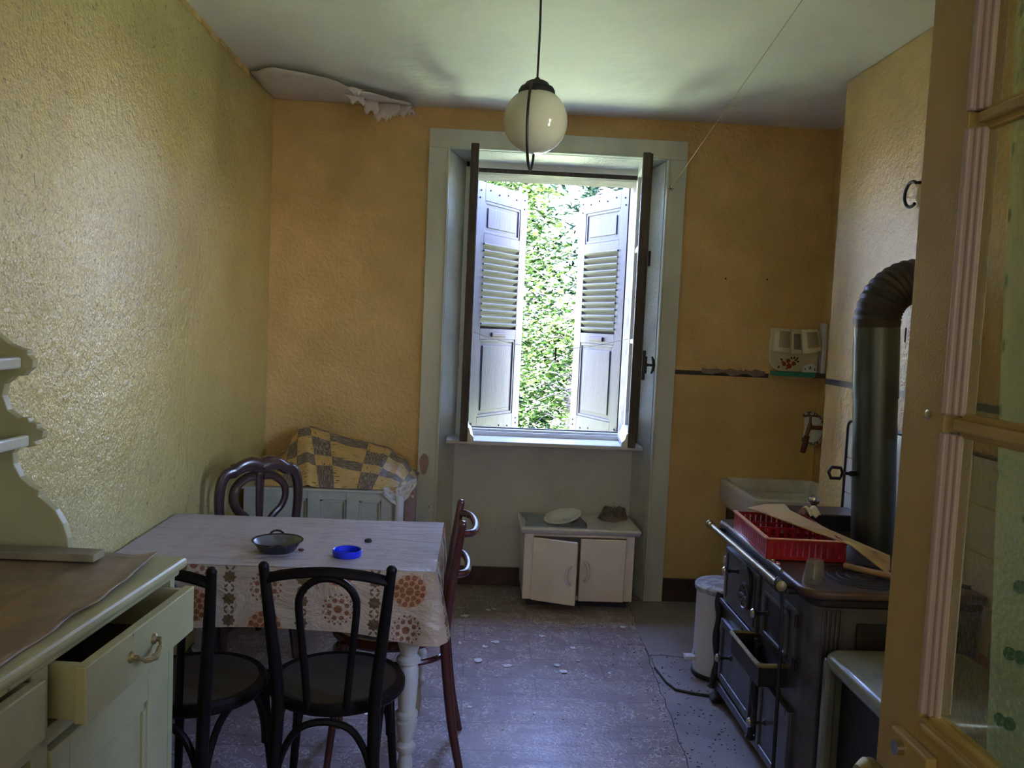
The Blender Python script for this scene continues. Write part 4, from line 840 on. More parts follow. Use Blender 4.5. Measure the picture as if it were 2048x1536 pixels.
# brown oilcloth on its counter, one corner curled, and a loose batten
def cc(a, b):
    x, y = -0.405 + 0.400 * a, -0.985 + 0.985 * b
    z = 0.9935 + 0.0025 * (1 + mnoise.noise(Vector((x * 9, y * 7, 0))))
    x += 0.012 * mnoise.noise(Vector((0, y * 9, 5))) * a - 0.030 * a * max(0, b - 0.7) / 0.3
    z += 0.010 * max(0, (a - 0.86) / 0.14) * max(0, (b - 0.45) / 0.55)
    return (x, y, z)
o = MB().grid(cc, 24, 44).obj('counter_oilcloth', m_counter, solid=0.0015, smooth=60); o.location = (-0.632, 1.835, 0); o.rotation_euler = (0, 0, -0.073)
tag(o, 'worn brown wood-print oilcloth covering the dresser counter', 'oilcloth')
o = MB().box(-0.36, -0.135, -0.085, -0.035, 0, 0.016).obj('wooden_batten', m_batten, smooth=0, bevel=0.002); o.location = (-0.632, 1.835, 1.0); o.rotation_euler = (0, 0, -0.03)
tag(o, 'flat greenish wooden batten lying on the dresser counter', 'batten')

# ------------------------------------------------------------------ enamel cabinet under the window
t = thing('enamel_cabinet', 'small white enamel cabinet with two doors under the window', 'cabinet', (0.61, 4.68, 0))
cb = MB(); cb.box(0.302, 0.322, 4.505, 4.845, 0.055, 0.415); cb.box(0.880, 0.900, 4.505, 4.845, 0.055, 0.415); cb.box(0.322, 0.880, 4.825, 4.845, 0.055, 0.415); cb.box(0.322, 0.880, 4.505, 4.845, 0.055, 0.072)
cb.box(0.302, 0.352, 4.492, 4.506, 0.050, 0.415); cb.box(0.852, 0.900, 4.492, 4.506, 0.050, 0.415); cb.box(0.352, 0.852, 4.492, 4.506, 0.396, 0.415); cb.box(0.352, 0.852, 4.492, 4.506, 0.050, 0.062)
cb.obj('body', m_enamc, t, world=True, smooth=0, bevel=0.004)
MB().box(0.330, 0.880, 4.54, 4.84, 0.004, 0.056).obj('plinth', m_navy, t, world=True, smooth=0)
tp = MB().box(0.276, 0.930, 4.470, 4.852, 0.428, 0.446).obj('top', m_enam, t, world=True, smooth=0, bevel=0.008, seg=3)
MB().box(0.280, 0.927, 4.474, 4.848, 0.414, 0.431).obj('top_edge', m_alu, t, world=True, smooth=0, bevel=0.004)
MB().box(0.58, 0.60, 4.56, 4.60, 0.15, 0.32).obj('divider', m_alu, t, world=True, smooth=0)
def edoor(hx, ang, sgn):
    M = Matrix.Translation((hx, 4.490, 0)) @ Matrix.Rotation(ang, 4, 'Z')
    a, b = (0.0, sgn * 0.246); lo, hi = min(a, b), max(a, b)
    d = MB().box(lo, hi, -0.020, 0.0, 0.052, 0.394).xf(M).obj('door', m_enamc, t, world=True, smooth=0, bevel=0.006, seg=3)
    hx_ = sgn * 0.205
    MB().tube(smooth_path([(hx_ + sgn * 0.012, -0.018, 0.262), (hx_ + sgn * 0.006, -0.034, 0.262), (hx_ - sgn * 0.004, -0.042, 0.240), (hx_ - sgn * 0.006, -0.044, 0.215), (hx_ - sgn * 0.004, -0.042, 0.190), (hx_ + sgn * 0.006, -0.034, 0.168), (hx_ + sgn * 0.012, -0.018, 0.168)], 5), 0.0085, 10).xf(M).obj('handle', m_white2, d, world=True)
    for z in (0.262, 0.168): MB().lathe([(0.0125, -0.0225), (0.0125, -0.019)], (hx_ + sgn * 0.012, 0, z), 14, 'y').xf(M).obj('handle_rose', m_enamc, d, world=True)
    for z in (0.105, 0.335):
        MB().lathe([(0.006, z - 0.022), (0.0065, z), (0.006, z + 0.022), (0.002, z + 0.027)], (hx - sgn * 0.006, 4.484, 0), 10).obj('hinge', m_enamc, d, world=True)
edoor(0.352, math.radians(-21), 1); edoor(0.850, 0.0, -1)
o = MB().grid(lambda a, b: (0.300 + 0.335 * a + 0.012 * math.sin(b * 4), 4.512 + 0.29 * b - 0.02 * a, 0.4475 + 0.003 * math.sin(a * 7) * math.sin(b * 5) ** 2 + 0.003 * (1 - a) * b), 16, 12).obj('folded_paper', m_news, smooth=60, solid=0.001)
tag(o, 'blue-grey sheet of paper lying under the plate on the enamel cabinet', 'paper')
o = MB().lathe([(0.001, 0.0), (0.056, 0.0), (0.060, 0.003), (0.070, 0.006), (0.104, 0.012), (0.105, 0.014), (0.085, 0.0125), (0.083, 0.0105), (0.075, 0.0095), (0.073, 0.0075), (0.064, 0.0065), (0.060, 0.004), (0.001, 0.003)], n=44, cap=False).obj('china_plate', m_china)
o.location = (0.515, 4.605, 0.4745); o.rotation_euler = (math.radians(9), math.radians(-13), 0); tag(o, 'white ridged plate lying tilted on paper on the enamel cabinet', 'plate')
o = MB().ball((0.575, 4.63, 0.463), 0.015, 10, (1.6, 1.2, 1)).obj('sponge_lump', m_cloth); tag(o, 'small grey lump propping up the tilted plate', 'rag')
def rag(a, b):
    p, q = 2 * PI * a, 0.02 + 0.98 * b; n = mnoise.noise(Vector((math.cos(p) * 1.6, math.sin(p) * 1.6, q * 2.5 + 3))); n2 = mnoise.noise(Vector((math.cos(p) * 5 * q, math.sin(p) * 5 * q, 7.5)))
    r = 0.088 * q ** 0.6 * (1 + 0.30 * n)
    z = 0.062 * (1 - q ** 2.2) * (1 + 0.5 * n) + 0.034 * n2 * (1 - q * q) + 0.010 * math.sin(p * 5 + q * 6) * q * (1 - q)
    return (0.815 + r * math.cos(p), 4.745 + r * 0.75 * math.sin(p), 0.4485 + max(0.0, z))
o = MB().grid(rag, 48, 18).obj('crumpled_rag', m_cloth, smooth=180); tag(o, 'crumpled grey rag at the back right of the enamel cabinet top', 'rag')

# ------------------------------------------------------------------ pedal bin
t = thing('pedal_bin', 'white cylindrical pedal bin with a marbled lid beside the stove', 'bin', (1.142, 3.655, 0.012))
MB().lathe([(0.116, 0.012), (0.118, 0.03), (0.118, 0.385), (0.120, 0.390)], n=40).obj('body', m_white2, t)
MB().lathe([(0.120, 0.0), (0.124, 0.004), (0.122, 0.020), (0.117, 0.022)], n=40).obj('foot_ring', m_iron2, t)
m_lid = mat('scuffed_lid_paint', (0.52, 0.52, 0.58), 0.4, layers=[((0.28, 0.28, 0.33), 22, 0.48, 0.56, 5)])
MB().lathe([(0.126, 0.384), (0.128, 0.390), (0.128, 0.404), (0.122, 0.412), (0.08, 0.420), (0.001, 0.424)], n=40, cap=False).obj('lid', m_lid, t)
pdl = MB(); pdl.box(-0.166, -0.118, -0.040, 0.004, 0.075, 0.090); pdl.box(-0.124, -0.119, -0.012, 0.008, 0.075, 0.110); pdl.obj('pedal', m_white2, t, smooth=0, bevel=0.003)

# ------------------------------------------------------------------ cast iron cooker
t = thing('cast_iron_cooker', 'grey cast iron cooker with brass rail, standing before the chimney', 'cooker', (1.33, 2.97, 0))
def rrect(x0, x1, y0, y1, r_nl=0.0, r_fl=0.0, n=6):
    """plan outline, near left and far left corners rounded"""
    p = [(x1, y0), (x1, y1)]
    p += [(x0 + r_fl - r_fl * math.sin(a), y1 - r_fl + r_fl * math.cos(a)) for a in [PI / 2 * i / n for i in range(n + 1)]] if r_fl else [(x0, y1)]
    p += [(x0 + r_nl - r_nl * math.cos(a), y0 + r_nl - r_nl * math.sin(a)) for a in [PI / 2 * i / n for i in range(n + 1)]] if r_nl else [(x0, y0)]
    return p
A = dict(parent=t, world=True)
FX = 1.060
MB().prism(rrect(FX, 1.59, 2.505, 3.425, 0.055, 0.03), 0.060, 0.735).obj('body', m_iron, smooth=30, bevel=0.002, **A)
MB().prism(rrect(FX + 0.05, 1.57, 2.55, 3.39), 0.004, 0.062).obj('plinth', m_iron2, smooth=0, **A)
MB().prism(rrect(FX - 0.032, 1.594, 2.478, 3.440, 0.075, 0.05), 0.735, 0.763).obj('top_plate', m_plate, smooth=30, bevel=0.009, seg=3, **A)
MB().prism(rrect(FX - 0.006, 1.592, 2.497, 3.430, 0.06, 0.04), 0.705, 0.735).obj('cornice', m_iron2, smooth=30, bevel=0.008, seg=2, **A)
MB().prism(rrect(FX - 0.012, 1.592, 2.495, 3.432, 0.06, 0.04), 0.060, 0.095).obj('base_moulding', m_iron, smooth=30, bevel=0.006, **A)
def panel(name, y0, y1, z0, z1, x=FX, th=0.014, m=m_iron, bev=0.004): return MB().box(x - th, x + 0.004, y0, y1, z0, z1).obj(name, m, smooth=0, bevel=bev, **A)
def knob(y, z, par, x=FX - 0.014, ln=0.055, r=0.015):
    MB().lathe([(0.012, 0.0), (0.006, -0.008), (0.005, -0.025), (0.009, -ln + 0.012)], (x, y, z), 12, 'x').obj('knob_stem', m_iron2, par, world=True)
    MB().lathe([(0.008, -ln + 0.014), (r, -ln + 0.008), (r + 0.002, -ln), (r * 0.8, -ln - 0.006), (0.001, -ln - 0.008)], (x, y, z), 16, 'x').obj('knob', m_chrome, par, world=True)
d1 = panel('oven_door', 2.955, 3.355, 0.452, 0.668)
for q in ((2.975, 2.985, 0.47, 0.65), (3.315, 3.325, 0.47, 0.65)): MB().box(FX - 0.017, FX - 0.012, *q).obj('door_rib', m_iron2, d1, smooth=0, world=True)
knob(3.185, 0.615, d1, x=FX - 0.014)
rs = MB(); cy_, cz_ = 3.090, 0.548
rs.tube([(FX - 0.018, cy_ + 0.046 * math.cos(a), cz_ + 0.046 * math.sin(a)) for a in [2 * PI * i / 24 for i in range(24)]], 0.006, 8, closed=True)
for k in range(6):
    a = 2 * PI * k / 6; rs.tube([(FX - 0.017, cy_ + 0.008 * math.cos(a), cz_ + 0.008 * math.sin(a)), (FX - 0.019, cy_ + 0.026 * math.cos(a), cz_ + 0.026 * math.sin(a)), (FX - 0.017, cy_ + 0.044 * math.cos(a), cz_ + 0.044 * math.sin(a))], [0.004, 0.0085, 0.004], 8)
rs.ball((FX - 0.018, cy_, cz_), 0.009, 8); rs.obj('vent_rosette', m_iron, d1, world=True)
MB().lathe([(0.040, -0.0165), (0.040, -0.013)], (FX, cy_, cz_), 20, 'x').obj('vent_hole', m_dark, d1, world=True)
MB().tube(smooth_path([(FX - 0.017, 3.13, 0.655), (FX - 0.020, 3.07, 0.662), (FX - 0.020, 3.03, 0.650), (FX - 0.018, 3.02, 0.60), (FX - 0.018, 3.03, 0.52)], 4), 0.006, 8).obj('door_scroll', m_iron2, d1, world=True)
d2 = panel('fire_door', 2.600, 2.915, 0.470, 0.668)
f2 = MB()
for q in ((2.640, 2.655, 0.49, 0.645), (2.855, 2.870, 0.49, 0.645), (2.640, 2.870, 0.49, 0.505), (2.640, 2.870, 0.63, 0.645)): f2.box(FX - 0.024, FX - 0.012, *q)
f2.obj('fire_door_frame', m_iron, d2, smooth=0, bevel=0.004, world=True)
MB().box(FX - 0.0165, FX - 0.013, 2.655, 2.855, 0.505, 0.63).obj('fire_door_window', m_iron2, d2, smooth=0, world=True)
knob(2.835, 0.570, d2)
for z in (0.49, 0.63): MB().lathe([(0.007, z - 0.02), (0.007, z + 0.02)], (FX - 0.012, 2.592, 0), 8).obj('fire_hinge', m_iron2, d2, world=True)
MB().box(FX - 0.018, FX, 2.94, 3.41, 0.425, 0.445).obj('middle_moulding', m_iron, smooth=0, bevel=0.005, **A)
MB().box(FX - 0.006, FX + 0.001, 3.055, 3.130, 0.355, 0.415).obj('air_hole', m_dark, smooth=0, **A)
d3 = panel('lower_oven_door', 2.955, 3.350, 0.125, 0.375)
f3 = MB()
for q in ((2.955, 2.985, 0.125, 0.375), (3.320, 3.350, 0.125, 0.375), (2.985, 3.320, 0.125, 0.155), (2.985, 3.320, 0.345, 0.375)): f3.box(FX - 0.020, FX - 0.012, *q)
f3.obj('oven_door_frame', m_iron, d3, smooth=0, bevel=0.004, world=True)
knob(3.205, 0.262, d3)
d4 = panel('wood_drawer_door', 2.585, 2.868, 0.075, 0.335)
f4 = MB()
for q in ((2.585, 2.612, 0.075, 0.335), (2.841, 2.868, 0.075, 0.335), (2.612, 2.841, 0.075, 0.102), (2.612, 2.841, 0.308, 0.335)): f4.box(FX - 0.020, FX - 0.012, *q)
f4.obj('oven_door_frame', m_iron, d4, smooth=0, bevel=0.004, world=True)
knob(2.80, 0.198, d4)
def cabriole(y, z0, z1):
    h = z1 - z0
    pth = smooth_path([(FX - 0.008, y + 0.012, z1), (FX - 0.020, y + 0.004, z1 - h * 0.06), (FX - 0.010, y, z1 - h * 0.2), (FX - 0.020, y - 0.006, z1 - h * 0.38), (FX - 0.012, y, z1 - h * 0.62), (FX - 0.010, y, z1 - h * 0.8), (FX - 0.022, y + 0.004, z0 + h * 0.04), (FX - 0.024, y + 0.006, z0)], 5)
    k = len(pth); MB().tube(pth, [0.011 + 0.006 * math.cos(2 * PI * i / (k - 1) * 2) ** 2 for i in range(k)], 10).obj('scrolled_pilaster', m_iron2, **A)
cabriole(2.912, 0.085, 0.430); cabriole(3.400, 0.060, 0.452)
MB().ball((FX - 0.034, 2.885, 0.330), 0.010, 10).obj('catch_knob', m_chrome, **A)
for y in (2.54, 3.395): MB().prism([(FX - 0.010, 0.062), (FX + 0.06, 0.062), (FX + 0.045, 0.004), (FX - 0.028, 0.004), (FX - 0.030, 0.016), (FX - 0.008, 0.035)], y - 0.03, y + 0.03, 'y').obj('foot', m_iron2, smooth=0, bevel=0.004, **A)
# pulled-out ash drawer with a pale metal rim
ad = MB(); ad.box(0.968, FX, 2.665, 2.672, 0.385, 0.452); ad.box(0.968, FX, 2.955, 2.962, 0.385, 0.452); ad.box(0.968, FX, 2.67, 2.957, 0.380, 0.388); ad.box(0.964, 0.971, 2.665, 2.962, 0.382, 0.452)
adr = ad.obj('ash_drawer', m_iron2, smooth=0, **A)
MB().tube(smooth_path([(FX, 2.962, 0.455), (1.00, 2.966, 0.455), (0.966, 2.962, 0.455), (0.962, 2.94, 0.455), (0.962, 2.80, 0.455), (0.962, 2.69, 0.455), (0.966, 2.664, 0.455), (1.00, 2.660, 0.455), (FX, 2.663, 0.455)], 4), 0.0075, 8).obj('drawer_rim', m_brass, adr, world=True)
# brass towel rail with finials, brackets and the slotted ledge behind it
rx, rz_ = 0.980, 0.752
rail = MB().tube([(rx, 2.595, rz_), (rx, 3.345, rz_)], 0.0095, 14).obj('towel_rail', m_brass, **A)
FIN = [(0.0095, 0.0), (0.015, 0.003), (0.015, 0.007), (0.010, 0.010), (0.015, 0.014), (0.015, 0.018), (0.010, 0.022), (0.016, 0.030), (0.017, 0.040), (0.010, 0.046), (0.001, 0.048)]
MB().lathe(FIN, (rx, 3.340, rz_), 16, 'y').obj('rail_finial', m_brass, rail, world=True)
MB().lathe([(r, -h) for r, h in FIN], (rx, 2.600, rz_), 16, 'y').obj('rail_finial', m_brass, rail, world=True)
for y in (2.60, 3.325): MB().tube([(rx, y, rz_ - 0.004), (1.0, y, 0.744), (1.045, y, 0.738)], [0.008, 0.007, 0.009], 8).obj('rail_bracket', m_iron2, **A)
gr = MB(); gr.box(0.998, 1.004, 2.56, 3.38, 0.728, 0.740); gr.box(1.030, 1.036, 2.56, 3.38, 0.728, 0.740); gr.box(1.0, 1.034, 2.56, 3.38, 0.7265, 0.7285)
for k in range(46): gr.box(1.004, 1.030, 2.566 + k * 0.0178, 2.574 + k * 0.0178, 0.730, 0.738)
gr.obj('slotted_ledge', m_iron2, smooth=0, kind='stuff', **A)
# hotplate rings let into the top
hp_ = MB()
for r in (0.045, 0.075, 0.105, 0.132): hp_.lathe([(r - 0.010, 0.7632), (r - 0.008, 0.7660), (r + 0.008, 0.7660), (r + 0.010, 0.7632)], (1.285, 2.655, 0), 44, cap=False)
hp_.obj('hotplate_rings', m_iron2, **A)
MB().tube([(1.032, 2.70, 0.763), (1.032, 3.36, 0.763)], 0.006, 8).obj('edge_bead', m_chrome, **A)
pts_ = MB()
for k in range(3): pts_.lathe([(0.016, 0.0), (0.014, 0.006), (0.001, 0.009)], (1.040, 2.78 + k * 0.045, 0.762), 12)
pts_.obj('edge_stud', m_chrome, kind='stuff', **A)
MB().lathe([(0.020, 0.0), (0.018, -0.006), (0.001, -0.008)], (FX, 3.395, 0.60), 14, 'x').obj('badge', m_chrome, **A)
wt = MB().box(1.285, 1.555, 3.29, 3.425, 0.763, 0.822).obj('water_tank', m_iron2, smooth=0, bevel=0.004, **A)
MB().box(1.270, 1.572, 3.275, 3.436, 0.822, 0.830).obj('tank_lid', m_plate, wt, smooth=0, bevel=0.002, world=True)
MB().lathe([(0.014, 0.830), (0.010, 0.835), (0.006, 0.845), (0.010, 0.851), (0.021, 0.862), (0.024, 0.872), (0.021, 0.884), (0.010, 0.892), (0.001, 0.893)], (1.392, 3.35, 0), 20).obj('lid_knob', m_chrome, wt, world=True)
for y in (2.498,):
    sp_ = MB()
    for k in range(5): sp_.tube([(1.095 + k * 0.014, y + 0.004 - 0.0002 * k, 0.10), (1.095 + k * 0.014, y + 0.004, 0.70)], 0.004, 6)
    sp_.obj('corner_flutes', m_iron, **A)
MB().box(1.20, 1.52, 2.494, 2.506, 0.14, 0.66).obj('side_panel', m_iron2, smooth=0, bevel=0.004, **A)
o = MB().tube(smooth_path([(0.978, 2.577, 0.775), (0.966, 2.572, 0.762), (0.968, 2.571, 0.74), (0.990, 2.570, 0.70), (0.995, 2.568, 0.40), (0.995, 2.566, 0.06)], 4), 0.0062, 8).obj('poker', m_iron2)
tag(o, 'long dark poker hanging from the near end of the brass rail', 'poker')
# flue pipe
t = thing('stove_pipe', 'blued steel flue pipe rising from the cooker and bending into the chimney', 'stove pipe', (1.468, 3.0, 0.763))
ax = [(1.476, 3.0, 0.765), (1.430, 3.0, 1.575)]
MB().tube([ax[0], (1.4547, 3.0, 1.14), (1.4439, 3.0, 1.33)], [0.0755, 0.0755, 0.0755], 32).obj('pipe_section', m_pipe, t, world=True)
MB().tube([(1.4445, 3.0, 1.32), (1.430, 3.0, 1.575)], 0.0785, 32).obj('pipe_section', m_pipe, t, world=True)
el = [(1.430, 3.0, 1.57)] + [(1.570 - 0.140 * math.cos(a), 3.0, 1.600 + 0.146 * math.sin(a)) for a in [PI / 2 * i / 22 for i in range(23)]] + [(1.62, 3.0, 1.745)]
ev, er = [], []
for i, p in enumerate(el):
    ev.append(p); er.append(0.0805 if i % 2 else 0.0765)
MB().tube(ev, er, 32).obj('elbow', m_pipeb, t, world=True, smooth=20)
MB().tube([(1.595, 3.0, 1.745), (1.604, 3.0, 1.745)], 0.105, 32).obj('wall_collar', m_pipeb, t, world=True)
dk = MB(); dk.lathe([(0.010, 0.0), (0.010, -0.020), (0.006, -0.024), (0.006, -0.040)], (1.385, 2.985, 1.045), 10, 'x')
dk.tube([(1.338, 2.985, 1.045), (1.330, 2.985, 1.064), (1.296, 2.985, 1.066), (1.286, 2.985, 1.048), (1.296, 2.985, 1.026), (1.328, 2.985, 1.026)], 0.0062, 8, closed=True); dk.obj('damper_key', m_black, t, world=True)
ch = MB(); 
for k in range(4): ch.tube([(1.517, 2.96 + 0.004 * math.cos(a), 1.57 - k * 0.012 + 0.008 * math.sin(a)) for a in [2 * PI * i / 8 for i in range(8)]], 0.0015, 5, closed=True)
ch.obj('chain', m_black, t, world=True)
hkp = [None] + [(1.575, 3.110 + 0.050 * math.cos(a), 2.070 + 0.046 * math.sin(a)) for a in [2.2 - 4.4 * i / 18 for i in range(19)]]
o = MB().tube(hkp[1:], 0.0062, 8).obj('iron_hook', m_black); tag(o, 'curved black iron hook on the chimney wall above the flue pipe', 'hook')
MB().tube([hkp[1], (1.602, 3.078, 2.110)], 0.006, 8).obj('hook_shank', m_black, o)

# things on the cooker
t = thing('dish_rack', 'red plastic dish rack with a faded rim on the cooker top', 'dish rack', (1.165, 3.03, 0.766))
RM = Matrix.Rotation(math.radians(-2.5), 4, 'Z')
RW, RL, RH = 0.135, 0.215, 0.070
MB().box(-RW, RW, -RL, RL, 0.004, 0.010).xf(RM).obj('floor_plate', m_redpl, t, smooth=0)
def slatted(p0, p1, name='slatted_side'):
    p0, p1 = Vector(p0), Vector(p1); L_ = (p1 - p0).length; d = (p1 - p0).normalized(); M = RM @ Matrix.Translation(p0) @ Matrix.Rotation(math.atan2(d.y, d.x), 4, 'Z')
    m = MB(); m.box(0, L_, -0.002, 0.002, 0.0, 0.012); m.box(0, L_, -0.003, 0.003, RH - 0.010, RH)
    k = int(L_ / 0.020)
    for i in range(k): m.box(i * L_ / k + 0.001, i * L_ / k + 0.0165, -0.0018, 0.0018, 0.012, RH - 0.010)
    return m.xf(M).obj(name, m_redpl, t, smooth=0)
slatted((-RW, -RL, 0), (RW, -RL, 0)); slatted((-RW, RL, 0), (RW, RL, 0)); slatted((-RW, -RL, 0), (-RW, RL, 0)); slatted((RW, -RL, 0), (RW, RL, 0))
MB().box(-RW - 0.008, -RW + 0.006, -RL, RL, RH, RH + 0.004).xf(RM).obj('worn_rim', m_peach, t, smooth=0)
MB().box(-RW, RW, -RL - 0.006, -RL + 0.004, RH, RH + 0.004).xf(RM).obj('worn_rim', m_peach, t, smooth=0)
for y in (0.02, 0.10):
    m = MB(); m.box(-RW, RW, y - 0.002, y + 0.002, 0.010, 0.018); m.box(-RW, RW, y - 0.002, y + 0.002, 0.052, 0.058)
    for k in range(9): m.box(-RW + 0.012 + k * 0.030, -RW + 0.024 + k * 0.030, y - 0.002, y + 0.002, 0.018, 0.052)
    m.xf(RM).obj('plate_divider', m_redpl, t, smooth=0)
cv = [(1.072, 3.204, .862), (1.168, 3.284, .862), (1.248, 3.283, .865), (1.236, 3.196, .860), (1.29, 2.947, .846), (1.433, 2.786, .802), (1.365, 2.643, .777), (1.283, 2.767, .842), (1.19, 2.971, .850), (1.127, 3.106, .857)]
cm2 = MB().add(cv, [(0, 9, 1), (9, 3, 1), (1, 3, 2), (9, 8, 4, 3), (8, 7, 5, 4), (7, 6, 5)])
o = cm2.obj('cardboard_sheet', m_card, smooth=0, solid=0.004); tag(o, 'torn brown cardboard sheet lying across the red dish rack', 'cardboard')
o = MB().grid(lambda a, b: (1.275 + 0.05 * a + 0.03 * b, 3.215 - 0.05 * b + 0.02 * a, 0.842 + 0.030 * math.sin(PI * b) + 0.006 * math.sin(a * 9)), 10, 10).obj('crumpled_wrapper', m_paper, smooth=30, solid=0.001); tag(o, 'crumpled beige wrapper in front of the cooker water tank', 'wrapper')
t = thing('drinking_glass', 'cloudy tumbler standing upside down on the near corner of the cooker', 'glass', (1.088, 2.575, 0.7635))
m_tumbler = glassmat('cloudy_tumbler_glass', (0.86, 0.86, 0.80), 0.06, None, 0.05)
MB().lathe([(0.0355, 0.0), (0.0350, 0.006), (0.0262, 0.068), (0.0240, 0.072), (0.001, 0.072)], n=32, cap=False).obj('tumbler_wall', m_tumbler, t)
MB().lathe([(0.0330, 0.001), (0.0240, 0.064), (0.001, 0.064)], n=32, cap=False).obj('tumbler_inside', m_tumbler, t)
o = MB().tube([(1.250, 2.722, 0.780), (1.30, 2.655, 0.782), (1.38, 2.56, 0.786)], [0.010, 0.0095, 0.012], 10).obj('wooden_spoon', m_wood); tag(o, 'pale wooden stick lying on the hotplate rings of the cooker', 'stick')
o = MB().tube([(1.36, 2.675, 0.776), (1.45, 2.60, 0.778), (1.56, 2.52, 0.778)], 0.007, 8).obj('iron_lid_lifter', m_iron2); tag(o, 'thin dark iron lifter lying behind the wooden stick on the cooker', 'lifter')

# small enamelled stove in front of the cooker
t = thing('enamel_heater', 'dusty white enamel heater with rounded edges and an open dark front, by the door', 'heater', (1.29, 2.23, 0))
def rr(x0, x1, y0, y1, r, n=5):
    o = []
    for (cx, cy, a0) in ((x1 - r, y1 - r, 0), (x0 + r, y1 - r, 90), (x0 + r, y0 + r, 180), (x1 - r, y0 + r, 270)):
        o += [(cx + r * math.cos(math.radians(a0 + 90 * i / n)), cy + r * math.sin(math.radians(a0 + 90 * i / n))) for i in range(n + 1)]
    return o
MB().prism(rr(1.075, 1.52, 1.98, 2.455, 0.05), 0.545, 0.602).obj('top', m_enamg, t, world=True, smooth=35, bevel=0.026, seg=4)
MB().box(1.080, 1.112, 2.415, 2.452, 0.0, 0.575).obj('post', m_enamg, t, world=True, smooth=0, bevel=0.010, seg=3)
MB().box(1.080, 1.112, 1.985, 2.02, 0.0, 0.575).obj('post', m_enamg, t, world=True, smooth=0, bevel=0.010, seg=3)
hs = MB(); hs.box(1.11, 1.51, 2.435, 2.450, 0.0, 0.56); hs.box(1.11, 1.51, 1.985, 2.00, 0.0, 0.56); hs.box(1.50, 1.515, 1.985, 2.45, 0.0, 0.56); hs.box(1.09, 1.51, 1.99, 2.445, 0.0, 0.03)
hs.obj('case', m_enamg, t, world=True, smooth=0)
MB().prism([(1.13, 2.02), (1.13, 2.42), (1.20, 2.36), (1.20, 2.08)], 0.03, 0.53).obj('fire_back', m_iron2, t, world=True, smooth=0)
sl = MB()
for k in range(3): sl.box(1.215 + k * 0.05, 1.228 + k * 0.05, 2.18, 2.33, 0.6015, 0.603)
sl.obj('top_slot', m_dark, t, world=True, smooth=0, kind='stuff')

# ------------------------------------------------------------------ sink corner
t = thing('stone_sink', 'shallow white glazed sink fixed in the back right corner', 'sink', (1.66, 4.39, 0.55))
def ring(x0, x1, y0, y1, r, z): return [(p[0], p[1], z) for p in rr(x0, x1, y0, y1, r, 6)]
rings = [ring(1.435, 1.925, 4.115, 4.698, 0.03, 0.560), ring(1.402, 1.928, 4.078, 4.698, 0.04, 0.600), ring(1.398, 1.928, 4.074, 4.698, 0.045, 0.690), ring(1.394, 1.928, 4.070, 4.698, 0.048, 0.702), ring(1.398, 1.928, 4.074, 4.698, 0.045, 0.715),
         ring(1.412, 1.926, 4.088, 4.692, 0.04, 0.720), ring(1.438, 1.915, 4.116, 4.680, 0.035, 0.712), ring(1.452, 1.905, 4.130, 4.670, 0.03, 0.650), ring(1.48, 1.88, 4.16, 4.64, 0.02, 0.640)]
sm = MB(); n = len(rings[0])
for r_ in rings: sm.v += [Vector(p) for p in r_]
for k in range(len(rings) - 1):
    for i in range(n): sm.f.append((k * n + i, k * n + (i + 1) % n, (k + 1) * n + (i + 1) % n, (k + 1) * n + i))
sm.f.append(tuple(range(n))[::-1]); sm.f.append(tuple(range((len(rings) - 1) * n, len(rings) * n)))
sm.obj('basin', m_stone, t, world=True, smooth=50)
bk = MB()
for x in (1.47, 1.86): bk.prism([(4.698, 0.40), (4.698, 0.56), (4.20, 0.56), (4.20, 0.535), (4.62, 0.43)], x - 0.02, x + 0.02, 'x')
bk.obj('bracket', m_iron2, t, world=True, smooth=0)
MB().lathe([(0.022, 0.6405), (0.020, 0.643), (0.010, 0.642)], (1.68, 4.40, 0), 16, cap=False).obj('drain', m_chrome, t, world=True)
t = thing('water_tap', 'dull brass tap with a brown rubber nozzle above the sink', 'tap', (1.84, 4.61, 1.03))
tp_ = MB().tube([(1.930, 4.56, 1.035), (1.86, 4.56, 1.035), (1.838, 4.56, 1.030), (1.830, 4.56, 1.005), (1.828, 4.56, 0.985)], [0.012, 0.012, 0.013, 0.011, 0.010], 12)
tp_.lathe([(0.011, 1.035), (0.013, 1.05), (0.008, 1.060), (0.006, 1.095)], (1.843, 4.56, 0), 12); tp_.obj('tap_body', m_copper, t, world=True)
MB().tube([(1.805, 4.555, 1.098), (1.843, 4.56, 1.101), (1.881, 4.565, 1.098)], [0.0065, 0.0045, 0.0065], 8).ball((1.805, 4.555, 1.098), 0.008, 8).ball((1.881, 4.565, 1.098), 0.008, 8).obj('tap_handle', m_copper, t, world=True)
MB().tube([(1.829, 4.56, 0.990), (1.822, 4.56, 0.94), (1.812, 4.56, 0.895)], [0.015, 0.016, 0.015], 12).obj('rubber_nozzle', m_rubber, t, world=True)
t = thing('scalloped_plate', 'scalloped white plate with a brown patterned rim hanging behind the tap', 'plate', (1.895, 4.652, 1.02))
M = Matrix.Rotation(math.radians(-62), 4, 'Z') @ Matrix.Rotation(math.radians(90), 4, 'X')
def sc_ring(r, z, n=60, amp=0.0): return [(r * (1 + amp * math.cos(14 * 2 * PI * i / n)) * math.cos(2 * PI * i / n), r * (1 + amp * math.cos(14 * 2 * PI * i / n)) * math.sin(2 * PI * i / n), z) for i in range(n)]
